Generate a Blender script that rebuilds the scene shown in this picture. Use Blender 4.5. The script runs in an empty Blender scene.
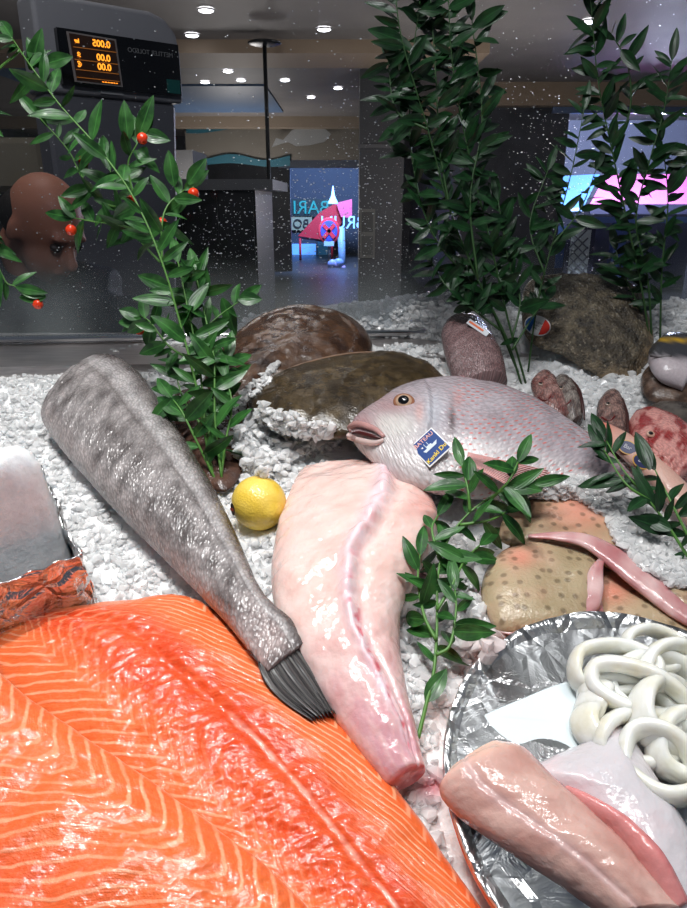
import bpy, math, random
import numpy as np
from mathutils import Vector, Matrix
from mathutils.bvhtree import BVHTree
random.seed(7)
SC = bpy.context.scene
COL = SC.collection
PI = math.pi
R = math.radians

# ------------------------------------------------------------ camera, world, lights
FPX = 700.0
CAM = np.array([0.0, 0.0, 1.5]); PITCH = R(20)
cd = bpy.data.cameras.new('camera'); cam = bpy.data.objects.new('camera', cd); COL.objects.link(cam)
cam.location = CAM; cam.rotation_euler = (PI/2 - PITCH, 0, 0)
cd.sensor_fit = 'VERTICAL'; cd.sensor_height = 24.0; cd.lens = 24.0 * FPX / 908.0; cd.clip_start = 0.02; cd.clip_end = 200
SC.camera = cam
w = bpy.data.worlds.new('night_sky'); SC.world = w; w.use_nodes = True
w.node_tree.nodes['Background'].inputs[0].default_value = (0.52, 0.6, 0.75, 1)
w.node_tree.nodes['Background'].inputs[1].default_value = 0.12
SC.view_settings.view_transform = 'Standard'; SC.view_settings.look = 'None'
SC.view_settings.exposure = 0.0; SC.view_settings.gamma = 1.0; SC.view_settings.use_curve_mapping = False
SC.cycles.max_bounces = 8; SC.cycles.transparent_max_bounces = 24; SC.cycles.sample_clamp_indirect = 4.0
SC.cycles.caustics_reflective = False; SC.cycles.caustics_refractive = False

def lamp(name, kind, loc, aim, power, color=(1, 1, 1), size=0.1, angle=None, blend=0.5):
    l = bpy.data.lights.new(name, kind); l.energy = power; l.color = color
    if kind == 'AREA': l.shape = 'DISK'; l.size = size
    elif kind == 'SPOT': l.shadow_soft_size = size; l.spot_size = angle; l.spot_blend = blend
    elif kind == 'POINT': l.shadow_soft_size = size
    o = bpy.data.objects.new(name, l); COL.objects.link(o); o.location = loc
    o.rotation_euler = (Vector(aim) - Vector(loc)).to_track_quat('-Z', 'Y').to_euler()
    return o
# counter spotlights above the ice (out of frame), brightest over the front left
lamp('counter_spotlight', 'SPOT', (-0.42, 0.62, 2.75), (-0.38, 0.56, 1.1), 84, (1.0, 0.985, 0.96), 0.09, R(66), 1.0)
lamp('counter_spotlight', 'SPOT', (0.45, 0.10, 2.70), (0.22, 0.50, 1.1), 24, (1.0, 0.98, 0.95), 0.07, R(52), 1.0)
lamp('counter_spotlight', 'SPOT', (0.30, 1.0, 2.70), (0.28, 0.85, 1.2), 7, (0.98, 0.98, 1.0), 0.07, R(60), 1.0)
lamp('counter_fill_light', 'AREA', (-0.1, 0.15, 2.60), (0.0, 0.75, 1.1), 15, (0.97, 0.99, 1.0), 0.4)  # unseen fill disk, added for overall brightness and something for the foil to reflect
# unseen fill lamps added to brighten the hall behind the glass and the street
lamp('hall_fill_light', 'POINT', (-0.9, 1.75, 2.6), (0, 4, 0), 13, (1.0, 0.96, 0.9), 0.15)
lamp('hall_fill_light', 'POINT', (-1.0, 4.2, 1.5), (0, 4, 0), 50, (1.0, 0.93, 0.84), 0.25)
lamp('hall_fill_light', 'POINT', (1.2, 6.0, 1.4), (0, 4, 0), 60, (1.0, 0.93, 0.84), 0.25)
lamp('hall_fill_light', 'POINT', (-1.6, 11.5, 1.3), (0, 4, 0), 110, (1.0, 0.93, 0.84), 0.3)
lamp('street_fill_light', 'POINT', (-0.3, 16.6, 3.2), (0, 4, 0), 2600, (0.35, 0.55, 1.0), 0.4)
lamp('street_fill_light', 'POINT', (4.0, 9.8, 2.6), (0, 4, 0), 1500, (0.70, 0.78, 1.0), 0.4)

# ------------------------------------------------------------ geometry of the place
TILT = R(17); HCAM = 0.545
BN = np.array([0, -math.sin(TILT), math.cos(TILT)])      # normal of the sloping ice bed
BD = np.array([0, math.cos(TILT), math.sin(TILT)])       # up the slope, away from the camera
BX = np.array([1.0, 0, 0])
BO = CAM - HCAM * BN
FW = np.array([0, math.cos(PITCH), -math.sin(PITCH)]); UPV = np.array([0, math.sin(PITCH), math.cos(PITCH)])
def ray(px, py): return FW + BX * ((px - 343.5) / FPX) - UPV * ((py - 454.0) / FPX)
def hit(px, py, h=0.0, k=0.0, s0=0.0):
    """bed coordinates (x, s) where the ray meets the plane  height = h + k*(s-s0)"""
    d = ray(px, py); x1, s1, n1 = d[0], d @ BD, d @ BN
    t = (h - k * s0 - HCAM) / (n1 - k * s1)
    return np.array([x1 * t, s1 * t])
def bed(x, s, h): return BO + BX * x + BD * s + BN * h
def tobed(P):
    q = np.asarray(P) - BO
    return np.stack([q @ BX, q @ BD, q @ BN], -1)
def bp(px, py, h=0.0):
    q = hit(px, py, h); return bed(q[0], q[1], h)
def proj(P):
    q = np.asarray(P) - CAM; z = q @ FW
    return np.stack([343.5 + FPX * (q @ BX) / z, 454.0 - FPX * (q @ UPV) / z], -1)
def at(px, py, Y):
    d = ray(px, py); return CAM + d * (Y / d[1])

# ------------------------------------------------------------ numpy noise
_rs = np.random.RandomState(3); _T = _rs.rand(64, 64, 64)
def vnoise(P):
    P = np.asarray(P, float); i = np.floor(P).astype(int); f = P - i; f = f * f * (3 - 2 * f); r = 0
    for a in (0, 1):
        for b in (0, 1):
            for c in (0, 1):
                wgt = (f[..., 0] if a else 1 - f[..., 0]) * (f[..., 1] if b else 1 - f[..., 1]) * (f[..., 2] if c else 1 - f[..., 2])
                r = r + wgt * _T[(i[..., 0] + a) & 63, (i[..., 1] + b) & 63, (i[..., 2] + c) & 63]
    return r * 2 - 1
def fbm(x, y, z=0.0, sc=1.0, o=3):
    P = np.stack(np.broadcast_arrays(np.asarray(x, float), np.asarray(y, float), np.asarray(z, float)), -1) * sc
    r = 0; a = 1
    for k in range(o): r = r + a * vnoise(P + 17.3 * k); P = P * 2.03; a *= .5
    return r
def ss(a, b, x):
    t = np.clip((x - a) / (b - a), 0, 1); return t * t * (3 - 2 * t)
def mixv(f, a, b):
    f = np.asarray(f)[..., None]; return np.asarray(a) * (1 - f) + np.asarray(b) * f
def sr(*c):
    """sRGB 0-255 to linear"""
    return tuple(((v / 255) / 12.92 if v / 255 <= .04045 else ((v / 255 + .055) / 1.055) ** 2.4) for v in c)
def cr(pts, n, closed=False):
    pts = np.asarray(pts, float); m = len(pts)
    if closed: P = np.vstack([pts[-1], pts, pts[:2]]); segs = m
    else: P = np.vstack([2 * pts[0] - pts[1], pts, 2 * pts[-1] - pts[-2]]); segs = m - 1
    T = np.linspace(0, segs, n, endpoint=not closed); out = []
    for t in T:
        i = min(int(t), segs - 1); f = t - i; a, b, c, d = P[i:i + 4]
        out.append(.5 * ((2 * b) + (c - a) * f + (2 * a - 5 * b + 4 * c - d) * f * f + (-a + 3 * b - 3 * c + d) * f ** 3))
    return np.array(out)

# ------------------------------------------------------------ node helper
class S:
    def __init__(s, nt, sock): s.nt = nt; s.k = sock
    def _m(s, op, *o, clamp=False):
        n = s.nt.nodes.new('ShaderNodeMath'); n.operation = op; n.use_clamp = clamp
        for i, v in enumerate((s,) + o):
            if isinstance(v, S): s.nt.links.new(v.k, n.inputs[i])
            else: n.inputs[i].default_value = v
        return S(s.nt, n.outputs[0])
    def __add__(s, o): return s._m('ADD', o)
    def __radd__(s, o): return s._m('ADD', o)
    def __sub__(s, o): return s._m('SUBTRACT', o)
    def __rsub__(s, o): return (s * -1.0) + o
    def __mul__(s, o): return s._m('MULTIPLY', o)
    def __rmul__(s, o): return s._m('MULTIPLY', o)
    def __truediv__(s, o): return s._m('DIVIDE', o)
    def fract(s): return s._m('FRACT')
    def floor(s): return s._m('FLOOR')
    def abs(s): return s._m('ABSOLUTE')
    def sin(s): return s._m('SINE')
    def pow(s, e): return s._m('POWER', e)
    def max(s, o): return s._m('MAXIMUM', o)
    def min(s, o): return s._m('MINIMUM', o)
    def ss(s, a, b, lo=0.0, hi=1.0):
        n = s.nt.nodes.new('ShaderNodeMapRange'); n.interpolation_type = 'SMOOTHSTEP'
        s.nt.links.new(s.k, n.inputs[0])
        for i, v in ((1, a), (2, b), (3, lo), (4, hi)): n.inputs[i].default_value = v
        return S(s.nt, n.outputs[0])
class MB:
    def __init__(s, name, rough=.5, spec=.5, sss=0.0, sssr=(1, .4, .3), sscale=.01, coat=0.0, coatr=.1, metal=0.0, trans=0.0, ior=1.45):
        s.m = bpy.data.materials.new(name); s.m.use_nodes = True; s.nt = s.m.node_tree; s.b = s.nt.nodes['Principled BSDF']
        I = s.b.inputs; I['Roughness'].default_value = rough; I['Specular IOR Level'].default_value = spec
        I['Metallic'].default_value = metal; I['Transmission Weight'].default_value = trans; I['IOR'].default_value = ior
        I['Coat Weight'].default_value = coat; I['Coat Roughness'].default_value = coatr
        if sss: I['Subsurface Weight'].default_value = sss; I['Subsurface Radius'].default_value = sssr; I['Subsurface Scale'].default_value = sscale
    def new(s, t, **k):
        n = s.nt.nodes.new('ShaderNode' + t)
        for a, b in k.items(): setattr(n, a, b)
        return n
    def link(s, a, b): s.nt.links.new(a.k if isinstance(a, S) else a, b)
    def uv(s, name='UVMap'):
        n = s.new('UVMap'); n.uv_map = name; return S(s.nt, n.outputs[0])
    def obj(s): return S(s.nt, s.new('TexCoord').outputs['Object'])
    def geo(s): return S(s.nt, s.new('NewGeometry').outputs['Position'])
    def sep(s, v):
        n = s.new('SeparateXYZ'); s.link(v, n.inputs[0]); return [S(s.nt, o) for o in n.outputs]
    def comb(s, x, y=0.0, z=0.0):
        n = s.new('CombineXYZ')
        for i, v in enumerate((x, y, z)):
            if isinstance(v, S): s.link(v, n.inputs[i])
            else: n.inputs[i].default_value = v
        return S(s.nt, n.outputs[0])
    def noise(s, vec, scale, detail=3.0, rough=.55, dist=0.0):
        n = s.new('TexNoise'); n.inputs['Scale'].default_value = scale; n.inputs['Detail'].default_value = detail
        n.inputs['Roughness'].default_value = rough; n.inputs['Distortion'].default_value = dist; s.link(vec, n.inputs['Vector'])
        return S(s.nt, n.outputs[0])
    def voro(s, vec, scale, feature='F1', rand=1.0, out='Distance', dim='3D'):
        n = s.new('TexVoronoi', feature=feature, voronoi_dimensions=dim); n.inputs['Scale'].default_value = scale; n.inputs['Randomness'].default_value = rand
        s.link(vec, n.inputs['Vector']); return S(s.nt, n.outputs[out])
    def col(s):
        n = s.new('Attribute'); n.attribute_name = 'Col'; return S(s.nt, n.outputs['Color'])
    def mix(s, f, a, b, mode='MIX'):
        n = s.new('Mix', data_type='RGBA', blend_type=mode)
        for v, i in ((f, 0), (a, 6), (b, 7)):
            if isinstance(v, S): s.link(v, n.inputs[i])
            elif i == 0: n.inputs[0].default_value = v
            else: n.inputs[i].default_value = (*v, 1) if len(v) == 3 else v
        return S(s.nt, n.outputs[2])
    def base(s, c):
        if isinstance(c, S): s.link(c, s.b.inputs['Base Color'])
        else: s.b.inputs['Base Color'].default_value = (*c, 1)
        return s
    def rough(s, v): s.link(v, s.b.inputs['Roughness']); return s
    def bump(s, h, strength=.3, dist=.002):
        n = s.new('Bump'); n.inputs['Strength'].default_value = strength; n.inputs['Distance'].default_value = dist
        s.link(h, n.inputs['Height'])
        s.nt.links.new(n.outputs[0], s.b.inputs['Normal'])
        if s.b.inputs['Coat Weight'].default_value > 0: s.nt.links.new(n.outputs[0], s.b.inputs['Coat Normal'])
        return s
    def emit(s, c, e):
        s.b.inputs['Emission Color'].default_value = (*c, 1); s.b.inputs['Emission Strength'].default_value = e; return s
def plain(name, c, rough=.5, **k):
    e = k.pop('emit', None); m = MB(name, rough, **k); m.base(c)
    if e: m.emit(c, e)
    return m.m

# ------------------------------------------------------------ object helpers
def tag(o, label=None, cat=None, group=None, kind=None):
    for k, v in (('label', label), ('category', cat), ('group', group), ('kind', kind)):
        if v: o[k] = v
    return o
def root(name, loc, label, cat, group=None):
    o = bpy.data.objects.new(name, None); o.empty_display_size = .02; COL.objects.link(o); o.location = Vector(loc)
    o['loc0'] = list(map(float, loc)); return tag(o, label, cat, group)
def wloc(o):
    p = np.zeros(3)
    while o is not None: p = p + np.array(o.location); o = o.parent
    return p
def mk(name, V, F, mat, parent=None, uv=None, uv2=None, uv3=None, col=None, smooth=True, origin=None):
    V = np.asarray(V, float)
    if parent is not None: org = wloc(parent)
    elif origin is not None: org = np.array(origin, float)
    else:
        b = V @ np.array([0, 0, 1.0]); org = np.array([*(V[:, :2].min(0) + V[:, :2].max(0)) / 2, b.min()])
    me = bpy.data.meshes.new(name)
    if isinstance(F, np.ndarray):
        n, k = F.shape; me.vertices.add(len(V)); me.vertices.foreach_set('co', (V - org).astype(np.float32).ravel())
        me.loops.add(n * k); me.loops.foreach_set('vertex_index', F.astype(np.int32).ravel())
        me.polygons.add(n); me.polygons.foreach_set('loop_start', np.arange(0, n * k, k, dtype=np.int32))
        me.polygons.foreach_set('loop_total', np.full(n, k, np.int32)); me.update(calc_edges=True)
    else: me.from_pydata((V - org).tolist(), [], [tuple(int(i) for i in f) for f in F]); me.update()
    me.validate()
    li = np.empty(len(me.loops), np.int32); me.loops.foreach_get('vertex_index', li)
    for nm, u in (('UVMap', uv), ('UVm', uv2), ('UVg', uv3)):
        if u is not None:
            l = me.uv_layers.new(name=nm); l.data.foreach_set('uv', np.asarray(u, np.float32)[li].ravel())
    if col is not None:
        a = me.color_attributes.new('Col', 'FLOAT_COLOR', 'POINT'); c = np.ones((len(V), 4), np.float32); c[:, :3] = col
        a.data.foreach_set('color', c.ravel())
    me.polygons.foreach_set('use_smooth', np.full(len(me.polygons), smooth)); me.update()
    me.materials.append(mat)
    o = bpy.data.objects.new(name, me); COL.objects.link(o)
    if parent is not None: o.parent = parent
    else: o.location = org
    return o
def struct(o): o['kind'] = 'structure'; return o

def prism(name, pts, ext, mat, parent=None, smooth=False):
    """a polygon of 3D points extruded by a vector"""
    P = np.array(pts, float); n = len(P); V = np.vstack([P, P + np.asarray(ext, float)])
    F = [tuple(range(n))[::-1], tuple(range(n, 2 * n))] + [(i, (i + 1) % n, (i + 1) % n + n, i + n) for i in range(n)]
    return mk(name, V, F, mat, parent, smooth=smooth)
def bbox(name, lo, hi, mat, parent=None, bev=0):
    (a, b, c), (d, e, f) = lo, hi
    o = prism(name, [(a, b, c), (d, b, c), (d, e, c), (a, e, c)], (0, 0, f - c), mat, parent)
    if bev: m = o.modifiers.new('b', 'BEVEL'); m.width = bev; m.segments = 3
    return o
def tube(name, pts, rad, mat, parent=None, n=10, sub=6, closed=False, cap=True, V_=False, col=None):
    P = cr(pts, (len(pts) - (0 if closed else 1)) * sub + (0 if closed else 1), closed); m = len(P)
    rad = np.asarray(rad, float) * np.ones(len(pts)) if np.ndim(rad) == 0 else np.asarray(rad, float)
    rr = np.interp(np.linspace(0, len(pts) - 1, m), np.arange(len(pts)), rad)
    T = np.roll(P, -1, 0) - np.roll(P, 1, 0) if closed else np.gradient(P, axis=0)
    T /= np.linalg.norm(T, axis=1)[:, None] + 1e-12
    ref = np.array([0.13, 0.2, .97]); Vv = []
    for i in range(m):
        a = np.cross(T[i], ref); a /= np.linalg.norm(a) + 1e-9; b = np.cross(a, T[i])
        for j in range(n):
            t = 2 * PI * j / n; Vv.append(P[i] + rr[i] * (a * math.cos(t) + b * math.sin(t)))
    F = []
    for i in range(m if closed else m - 1):
        for j in range(n):
            F.append((i * n + j, i * n + (j + 1) % n, ((i + 1) % m) * n + (j + 1) % n, ((i + 1) % m) * n + j))
    if not closed and cap: F += [tuple(range(n))[::-1], tuple(range((m - 1) * n, m * n))]
    if V_: return np.array(Vv), F
    return mk(name, Vv, F, mat, parent)
def ellipsoid(name, c, ax, mat, parent=None, nu=32, nv=20, uv=True, fn=None):
    """ax: three half axis vectors (rows)"""
    ax = np.asarray(ax, float); V = []; U = []
    for i in range(nv + 1):
        t = PI * i / nv
        for j in range(nu):
            p = 2 * PI * j / nu; d = np.array([math.sin(t) * math.cos(p), math.sin(t) * math.sin(p), math.cos(t)])
            k = fn(d) if fn else 1.0
            V.append(np.asarray(c) + (d * k) @ ax); U.append((j / nu, i / nv))
    F = [(i * nu + j, (i + 1) * nu + j, (i + 1) * nu + (j + 1) % nu, i * nu + (j + 1) % nu) for i in range(nv) for j in range(nu)]
    return mk(name, V, F, mat, parent, uv=U)

def loft(name, secs, mat, parent=None, nu=140, nv=72, p=2.0, pb=2.0, disp=None, colf=None, ends='cap', fit=6, gfun=None):
    """secs: (Lx,Ly, Rx,Ry, hmid, top, bottom) - silhouette in the photo, height of the middle above the ice, thickness"""
    A = cr(np.array(secs, float), nu); th = np.linspace(0, 2 * PI, nv, endpoint=False) - PI / 2
    c_, s_ = np.cos(th), np.sin(th)
    ex = np.where(s_ >= 0, 2.0 / p, 2.0 / pb)
    cx = np.sign(c_) * np.abs(c_) ** ex; sz = np.sign(s_) * np.abs(s_) ** ex
    rings = []; cen = []; lat = []
    for a in A:
        L, Rr = a[0:2].copy(), a[2:4].copy(); L0, R0_ = L.copy(), Rr.copy()
        e = (R0_ - L0); W = np.linalg.norm(e) + 1e-6; e /= W
        for it in range(fit + 1):
            l = hit(*L, a[4]); r = hit(*Rr, a[4]); c = (l + r) / 2; hw = (r - l) / 2
            P = bed(0, 0, 0) + np.outer(c[0] + cx * hw[0], BX) + np.outer(c[1] + cx * hw[1], BD) + np.outer(a[4] + np.where(sz > 0, sz * a[5], sz * a[6]), BN)
            if it == fit: break
            t = (proj(P) - L0) @ e; lo, hi = t.min(), t.max()
            L = L - e * lo * .8; Rr = Rr + e * (W - hi) * .8
            if (Rr - L) @ e < W * .15: mid = (L + Rr) / 2; L = mid - e * W * .075; Rr = mid + e * W * .075
        rings.append(P); cen.append(bed(c[0], c[1], a[4])); lat.append(np.linalg.norm(hw) * cx)
    rings = np.array(rings); cen = np.array(cen); lat = np.array(lat)
    u = np.concatenate([[0], np.cumsum(np.linalg.norm(np.diff(cen, axis=0), axis=1))])
    U = np.repeat(u[:, None], nv, 1); LN = np.repeat(cx[None], nu, 0); TOP = np.repeat(s_[None], nu, 0)
    UN = np.repeat(np.linspace(0, 1, nu)[:, None], nv, 1)
    arc = np.concatenate([np.zeros((nu, 1)), np.cumsum(np.linalg.norm(np.diff(rings, axis=1), axis=2), axis=1)], 1)
    if disp is not None: rings = rings + disp(U, UN, LN, TOP, lat)[..., None] * BN * np.where(TOP > -.2, 1, 0)[..., None]
    V = rings.reshape(-1, 3); i, j = np.meshgrid(np.arange(nu - 1), np.arange(nv), indexing='ij')
    j2 = (j + 1) % nv
    F = np.stack([i * nv + j, i * nv + j2, (i + 1) * nv + j2, (i + 1) * nv + j], -1).reshape(-1, 4).tolist()
    if ends == 'cap':
        V = np.vstack([V, rings[0].mean(0), rings[-1].mean(0)]); k = nu * nv
        F += [(k, (q + 1) % nv, q) for q in range(nv)] + [(k + 1, (nu - 1) * nv + q, (nu - 1) * nv + (q + 1) % nv) for q in range(nv)]
    pad_ = lambda a: np.concatenate([a.reshape(-1), [a[0].mean(), a[-1].mean()]]) if ends == 'cap' else a.reshape(-1)
    uv = np.stack([pad_(UN), pad_(LN)], -1); uv2 = np.stack([pad_(U), pad_(arc)], -1)
    col = None
    if colf is not None: col = colf(pad_(U), pad_(UN), pad_(LN), pad_(TOP), proj(V))
    uv3 = np.stack(gfun(pad_(U), pad_(UN), pad_(LN)), -1) if gfun is not None else None
    o = mk(name, V, F, mat, parent, uv=uv, uv2=uv2, uv3=uv3, col=col)
    return o, rings, cen

def pad(name, out, mat, parent=None, h=0.0, k=0.0, T=.02, B=.005, p=2.5, center=None, nr=26, na=160, disp=None, colf=None, bend=None):
    """a flat-lying body: outline in the photo on a plane above the ice, domed top and underside"""
    O = cr(out, na, True); c = np.array(center if center is not None else O.mean(0), float)
    s0 = hit(*c, h)[1]
    Q = np.array([hit(a, b, h, k, s0) for a, b in O]); cc = hit(*c, h, k, s0)
    rr = (np.arange(nr + 1) / nr) ** .7
    def surf(sign):
        X = cc[None, None] + rr[:, None, None] * (Q - cc)[None]
        r = np.repeat(rr[:, None], na, 1); f = np.clip(1 - r ** p, 0, 1) ** (1 / 1.6)
        a = np.repeat(np.linspace(0, 1, na)[None], nr + 1, 0)
        z = h + k * (X[..., 1] - s0) + (T if sign > 0 else -B) * f
        if bend is not None: z = z + bend(X[..., 0], X[..., 1], r, a)
        if disp is not None and sign > 0: z = z + disp(X[..., 0], X[..., 1], r, a) * (1 - r ** 8)
        return X, z, r, a
    X, z, r, a = surf(1); X2, z2, r2, a2 = surf(-1)
    V1 = BO + X[..., :1] * BX + X[..., 1:] * BD + z[..., None] * BN; V2 = BO + X2[..., :1] * BX + X2[..., 1:] * BD + z2[..., None] * BN
    V = np.vstack([V1.reshape(-1, 3), V2[:-1].reshape(-1, 3)]); F = []
    i, j = np.meshgrid(np.arange(nr), np.arange(na), indexing='ij'); j2 = (j + 1) % na
    F1 = np.stack([i * na + j, (i + 1) * na + j, (i + 1) * na + j2, i * na + j2], -1).reshape(-1, 4)
    o2 = (nr + 1) * na
    G = lambda ii, jj: np.where(ii == nr, nr * na + jj, o2 + ii * na + jj)
    F2 = np.stack([G(i, j), G(i, j2), G(i + 1, j2), G(i + 1, j)], -1).reshape(-1, 4)
    cat = lambda u, v: np.concatenate([u.reshape(-1), v[:-1].reshape(-1)])
    xs = cat(X[..., 0], X2[..., 0]); sv = cat(X[..., 1], X2[..., 1]); rv = cat(r, r2); av = cat(a, a2)
    col = colf(xs, sv, rv, av, proj(V)) if colf is not None else None
    return mk(name, V, np.vstack([F1, F2]), mat, parent, uv=np.stack([xs, sv], -1), uv2=np.stack([av, rv], -1), col=col)
def text(name, body, size, origin, xd, yd, mat, parent, ext=.0003, align='CENTER', bold=0.0):
    c = bpy.data.curves.new(name, 'FONT'); c.body = body; c.size = size; c.extrude = ext; c.align_x = align; c.align_y = 'CENTER'; c.offset = bold
    o = bpy.data.objects.new(name, c); COL.objects.link(o); xd = Vector(xd).normalized(); yd = Vector(yd).normalized(); zd = Vector(np.cross(xd, yd))
    dg = bpy.context.evaluated_depsgraph_get(); me = bpy.data.meshes.new_from_object(o.evaluated_get(dg)); COL.objects.unlink(o); bpy.data.objects.remove(o)
    V = np.array([v.co for v in me.vertices]); F = [tuple(q.vertices) for q in me.polygons]
    W = np.asarray(origin) + V[:, :1] * np.array(xd) + V[:, 1:2] * np.array(yd) + V[:, 2:] * np.array(zd)
    return mk(name, W, F, mat, parent, smooth=False)

# ------------------------------------------------------------ materials
def skin_mat(name, rough=.28, sss=.15, scale=300, bump=.5, dist=.0012, var=.25, stretch=1.6, spec=.6, fine=900, sscale=.006, dots=None, dotcol=None):
    m = MB(name, rough, spec, sss=sss, sscale=sscale, sssr=(1, .5, .4)); u = m.uv('UVm'); x, y, _ = m.sep(u)
    v = m.comb(x, y * stretch, 0.0); vo = m.voro(v, scale); n = m.noise(u, scale * .35, 4); n2 = m.noise(u, fine, 2)
    c = m.mix(vo.ss(.2, .75, 0.0, var), m.col(), (0.03, 0.028, 0.03)); c = m.mix(n2.ss(.5, .85, 0.0, var * .6), c, (.75, .74, .76))  # the fine whitish specks put sparkle into the skin colour
    if dots:
        fu, fv, th = dots; row = (y * fv).floor(); a = (x * fu + row * .5 + n * .25).fract() - .5; b = (y * fv).fract() - .5
        d = (a * a * 3.0 + b * b * 6.0); msk = m.noise(u, 26, 2).ss(.35, .6)
        k = d.ss(.0, th, .95, 0.0) * msk * m.sep(m.uv())[0].ss(.36, .44); c = m.mix(k, c, dotcol)
    m.base(c); m.bump(vo * .8 + n * .5 + n2 * .25, bump, dist); return m.m
def wet(name, bs=220, bump=.35, rough=.2, sss=.4, sscale=.012, rad=(1, .45, .35), var=0.0, dist=.0015, coat=.3):
    m = MB(name, rough, .5, sss=sss, sscale=sscale, sssr=rad, coat=coat, coatr=.06); g = m.geo()
    n = m.noise(g, bs, 4); n2 = m.noise(g, bs * .25, 3)
    m.base(m.mix(n2.ss(.4, .7, 0.0, var), m.col(), (.8, .6, .55), 'MULTIPLY')); m.bump(n + n2 * 1.5, bump, dist); return m.m
def steel(name, c=(.5, .5, .5), r=.32):
    m = MB(name, r, metal=1.0); g = m.geo(); x, y, z = m.sep(g); n = m.noise(m.comb(x * .05, y, z), 300, 2)
    m.base(m.mix(n.ss(.3, .7), tuple(.8 * k for k in c), c)); return m.m
def foil(name, c=(.9, .9, .9), sc=28, r=.22, b=1.0):
    m = MB(name, r, metal=1.0); g = m.geo(); n = m.noise(g, sc, 4, .6, 1.5); v = m.voro(g, sc * 1.3, 'DISTANCE_TO_EDGE')
    m.base(c); m.bump(n * 1.2 + v.min(.15) * 3.0, b, .006); return m.m
M = {}
def icem(name, clear):
    m = MB(name, .10, .6, sss=.6, sssr=(.85, .95, 1), sscale=.012); g = m.geo(); n = m.noise(g, 55, 3)
    m.base(m.mix(1.0, m.mix(n.ss(.35, .65), (.97, .975, .98), (.93, .945, .96)), m.col(), 'MULTIPLY')); m.bump(m.noise(g, 240, 3) + m.noise(g, 80, 3) * (0.0 if clear else 3.0), .35, .0012 if clear else .004)
    if clear:
        t = m.new('BsdfTransparent'); x = m.new('MixShader'); lw = m.new('LayerWeight'); lw.inputs[0].default_value = .35; f = S(m.nt, lw.outputs['Facing']).ss(.1, .9, clear, .04)
        m.link(f, x.inputs[0]); m.link(m.b.outputs[0], x.inputs[1]); m.link(t.outputs[0], x.inputs[2]); m.link(x.outputs[0], m.nt.nodes['Material Output'].inputs[0])
    return m.m
M['ice'] = icem('crushed_ice', .34); M['ice_base'] = icem('packed_ice_under', 0)
m = MB('packed_ice', .35, .5, sss=.7, sssr=(.8, .95, 1), sscale=.02); g = m.geo(); n = m.noise(g, 60, 5, .7)
m.base(m.mix(n.ss(.3, .75), (.74, .75, .77), (.90, .91, .93))); m.bump(n + m.noise(g, 220, 3) * .6, .5, .003); M['packed'] = m.m
M['steel'] = steel('brushed_steel', (.62, .58, .57), .35); M['dsteel'] = steel('dull_steel', (.35, .35, .36), .42)
M['foil'] = foil('aluminium_foil'); M['foil_plate'] = foil('foil_wrap', (.78, .79, .80), 24, .32, .8)
def leafm(name, a, b):
    m = MB(name, .42, .4, sss=.0, coat=.15, coatr=.15); x, y, _ = m.sep(m.uv()); g = m.geo()
    n = m.noise(g, 60, 2); c = m.mix(n.ss(.3, .7), a, b); rib = (y - .5).abs().ss(.0, .06, 1.0, 0.0)
    c = m.mix(rib * .5, c, tuple(min(1, k * 2.2) for k in b)); vein = (((y - .5).abs() * 9.0 + x * 3.0) * 4.0).sin()
    m.base(c); m.bump(vein * .3 + rib, .25, .0006); return m.m
M['leaf'] = leafm('ruscus_leaf', sr(22, 62, 24), sr(52, 100, 44)); M['leafd'] = leafm('shaded_leaf', sr(10, 36, 17), sr(24, 62, 28))  # second leaf, and second stem below, carry shade in their colour
M['stem'] = plain('green_stem', sr(80, 125, 55), .4); M['stemd'] = plain('shaded_stem', sr(45, 75, 38), .45)
m = MB('berry_skin', .22, .5, sss=.2, sscale=.003, coat=.3); m.base(sr(226, 62, 28)); m.bump(m.noise(m.geo(), 500, 2), .4, .0006); M['berry'] = m.m

# ------------------------------------------------------------ the setting behind the counter
floor = struct(bbox('floor', (-9, -1.5, -.1), (9, 30, 0), plain('dark_floor_tile', (.03, .03, .032), .35)))
CEIL = 2.74
m = MB('ceiling_paint', .6); g = m.geo(); m.base(m.mix(m.noise(g, 1.5, 2).ss(.3, .7), (.22, .205, .20), (.27, .25, .24))); ceilm = m.m
struct(bbox('ceiling', (-6.5, 1.7, CEIL), (6.5, 16.2, CEIL + .12), ceilm))
wd = MB('dark_wall_panel', .5); g = wd.geo(); wd.base(wd.mix(wd.noise(g, 3, 4).ss(.3, .7), (.030, .032, .042), (.05, .052, .066))); wd = wd.m
struct(bbox('wall_left', (-6.5, 1.7, 0), (-6.3, 16.2, CEIL), wd))
struct(bbox('wall_right', (6.3, 1.7, 0), (6.5, 16.2, CEIL), wd))
beige = plain('beige_plaster', (.36, .27, .19), .6)
# far wall with a street doorway, stepping forward on the right
def wpt(px, py, Y): return at(px, py, Y)
def panel(name, px0, py0, px1, py1, Y, d, mat, parent=None):
    a, b = at(px0, py1, Y), at(px1, py0, Y)
    c, e = at(px1, py1, Y), at(px0, py0, Y)
    x0, x1 = (a[0] + e[0]) / 2, (b[0] + c[0]) / 2
    return bbox(name, (x0, Y, min(a[2], c[2])), (x1, Y + d, max(b[2], e[2])), mat, parent)
dx0, dx1, dtop = at(291, 230, 16)[0], at(361, 230, 16)[0], at(325, 166, 16)[2]
struct(prism('wall_back', [(-6.3, 16, 0), (dx0, 16, 0), (dx0, 16, dtop), (dx1, 16, dtop), (dx1, 16, 0), (2.2, 16, 0), (2.2, 16, CEIL), (-6.3, 16, CEIL)], (0, .2, 0), wd))
ox0, ox1, otop = at(558, 230, 9)[0], at(700, 230, 9)[0], at(620, 108, 9)[2]
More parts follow.
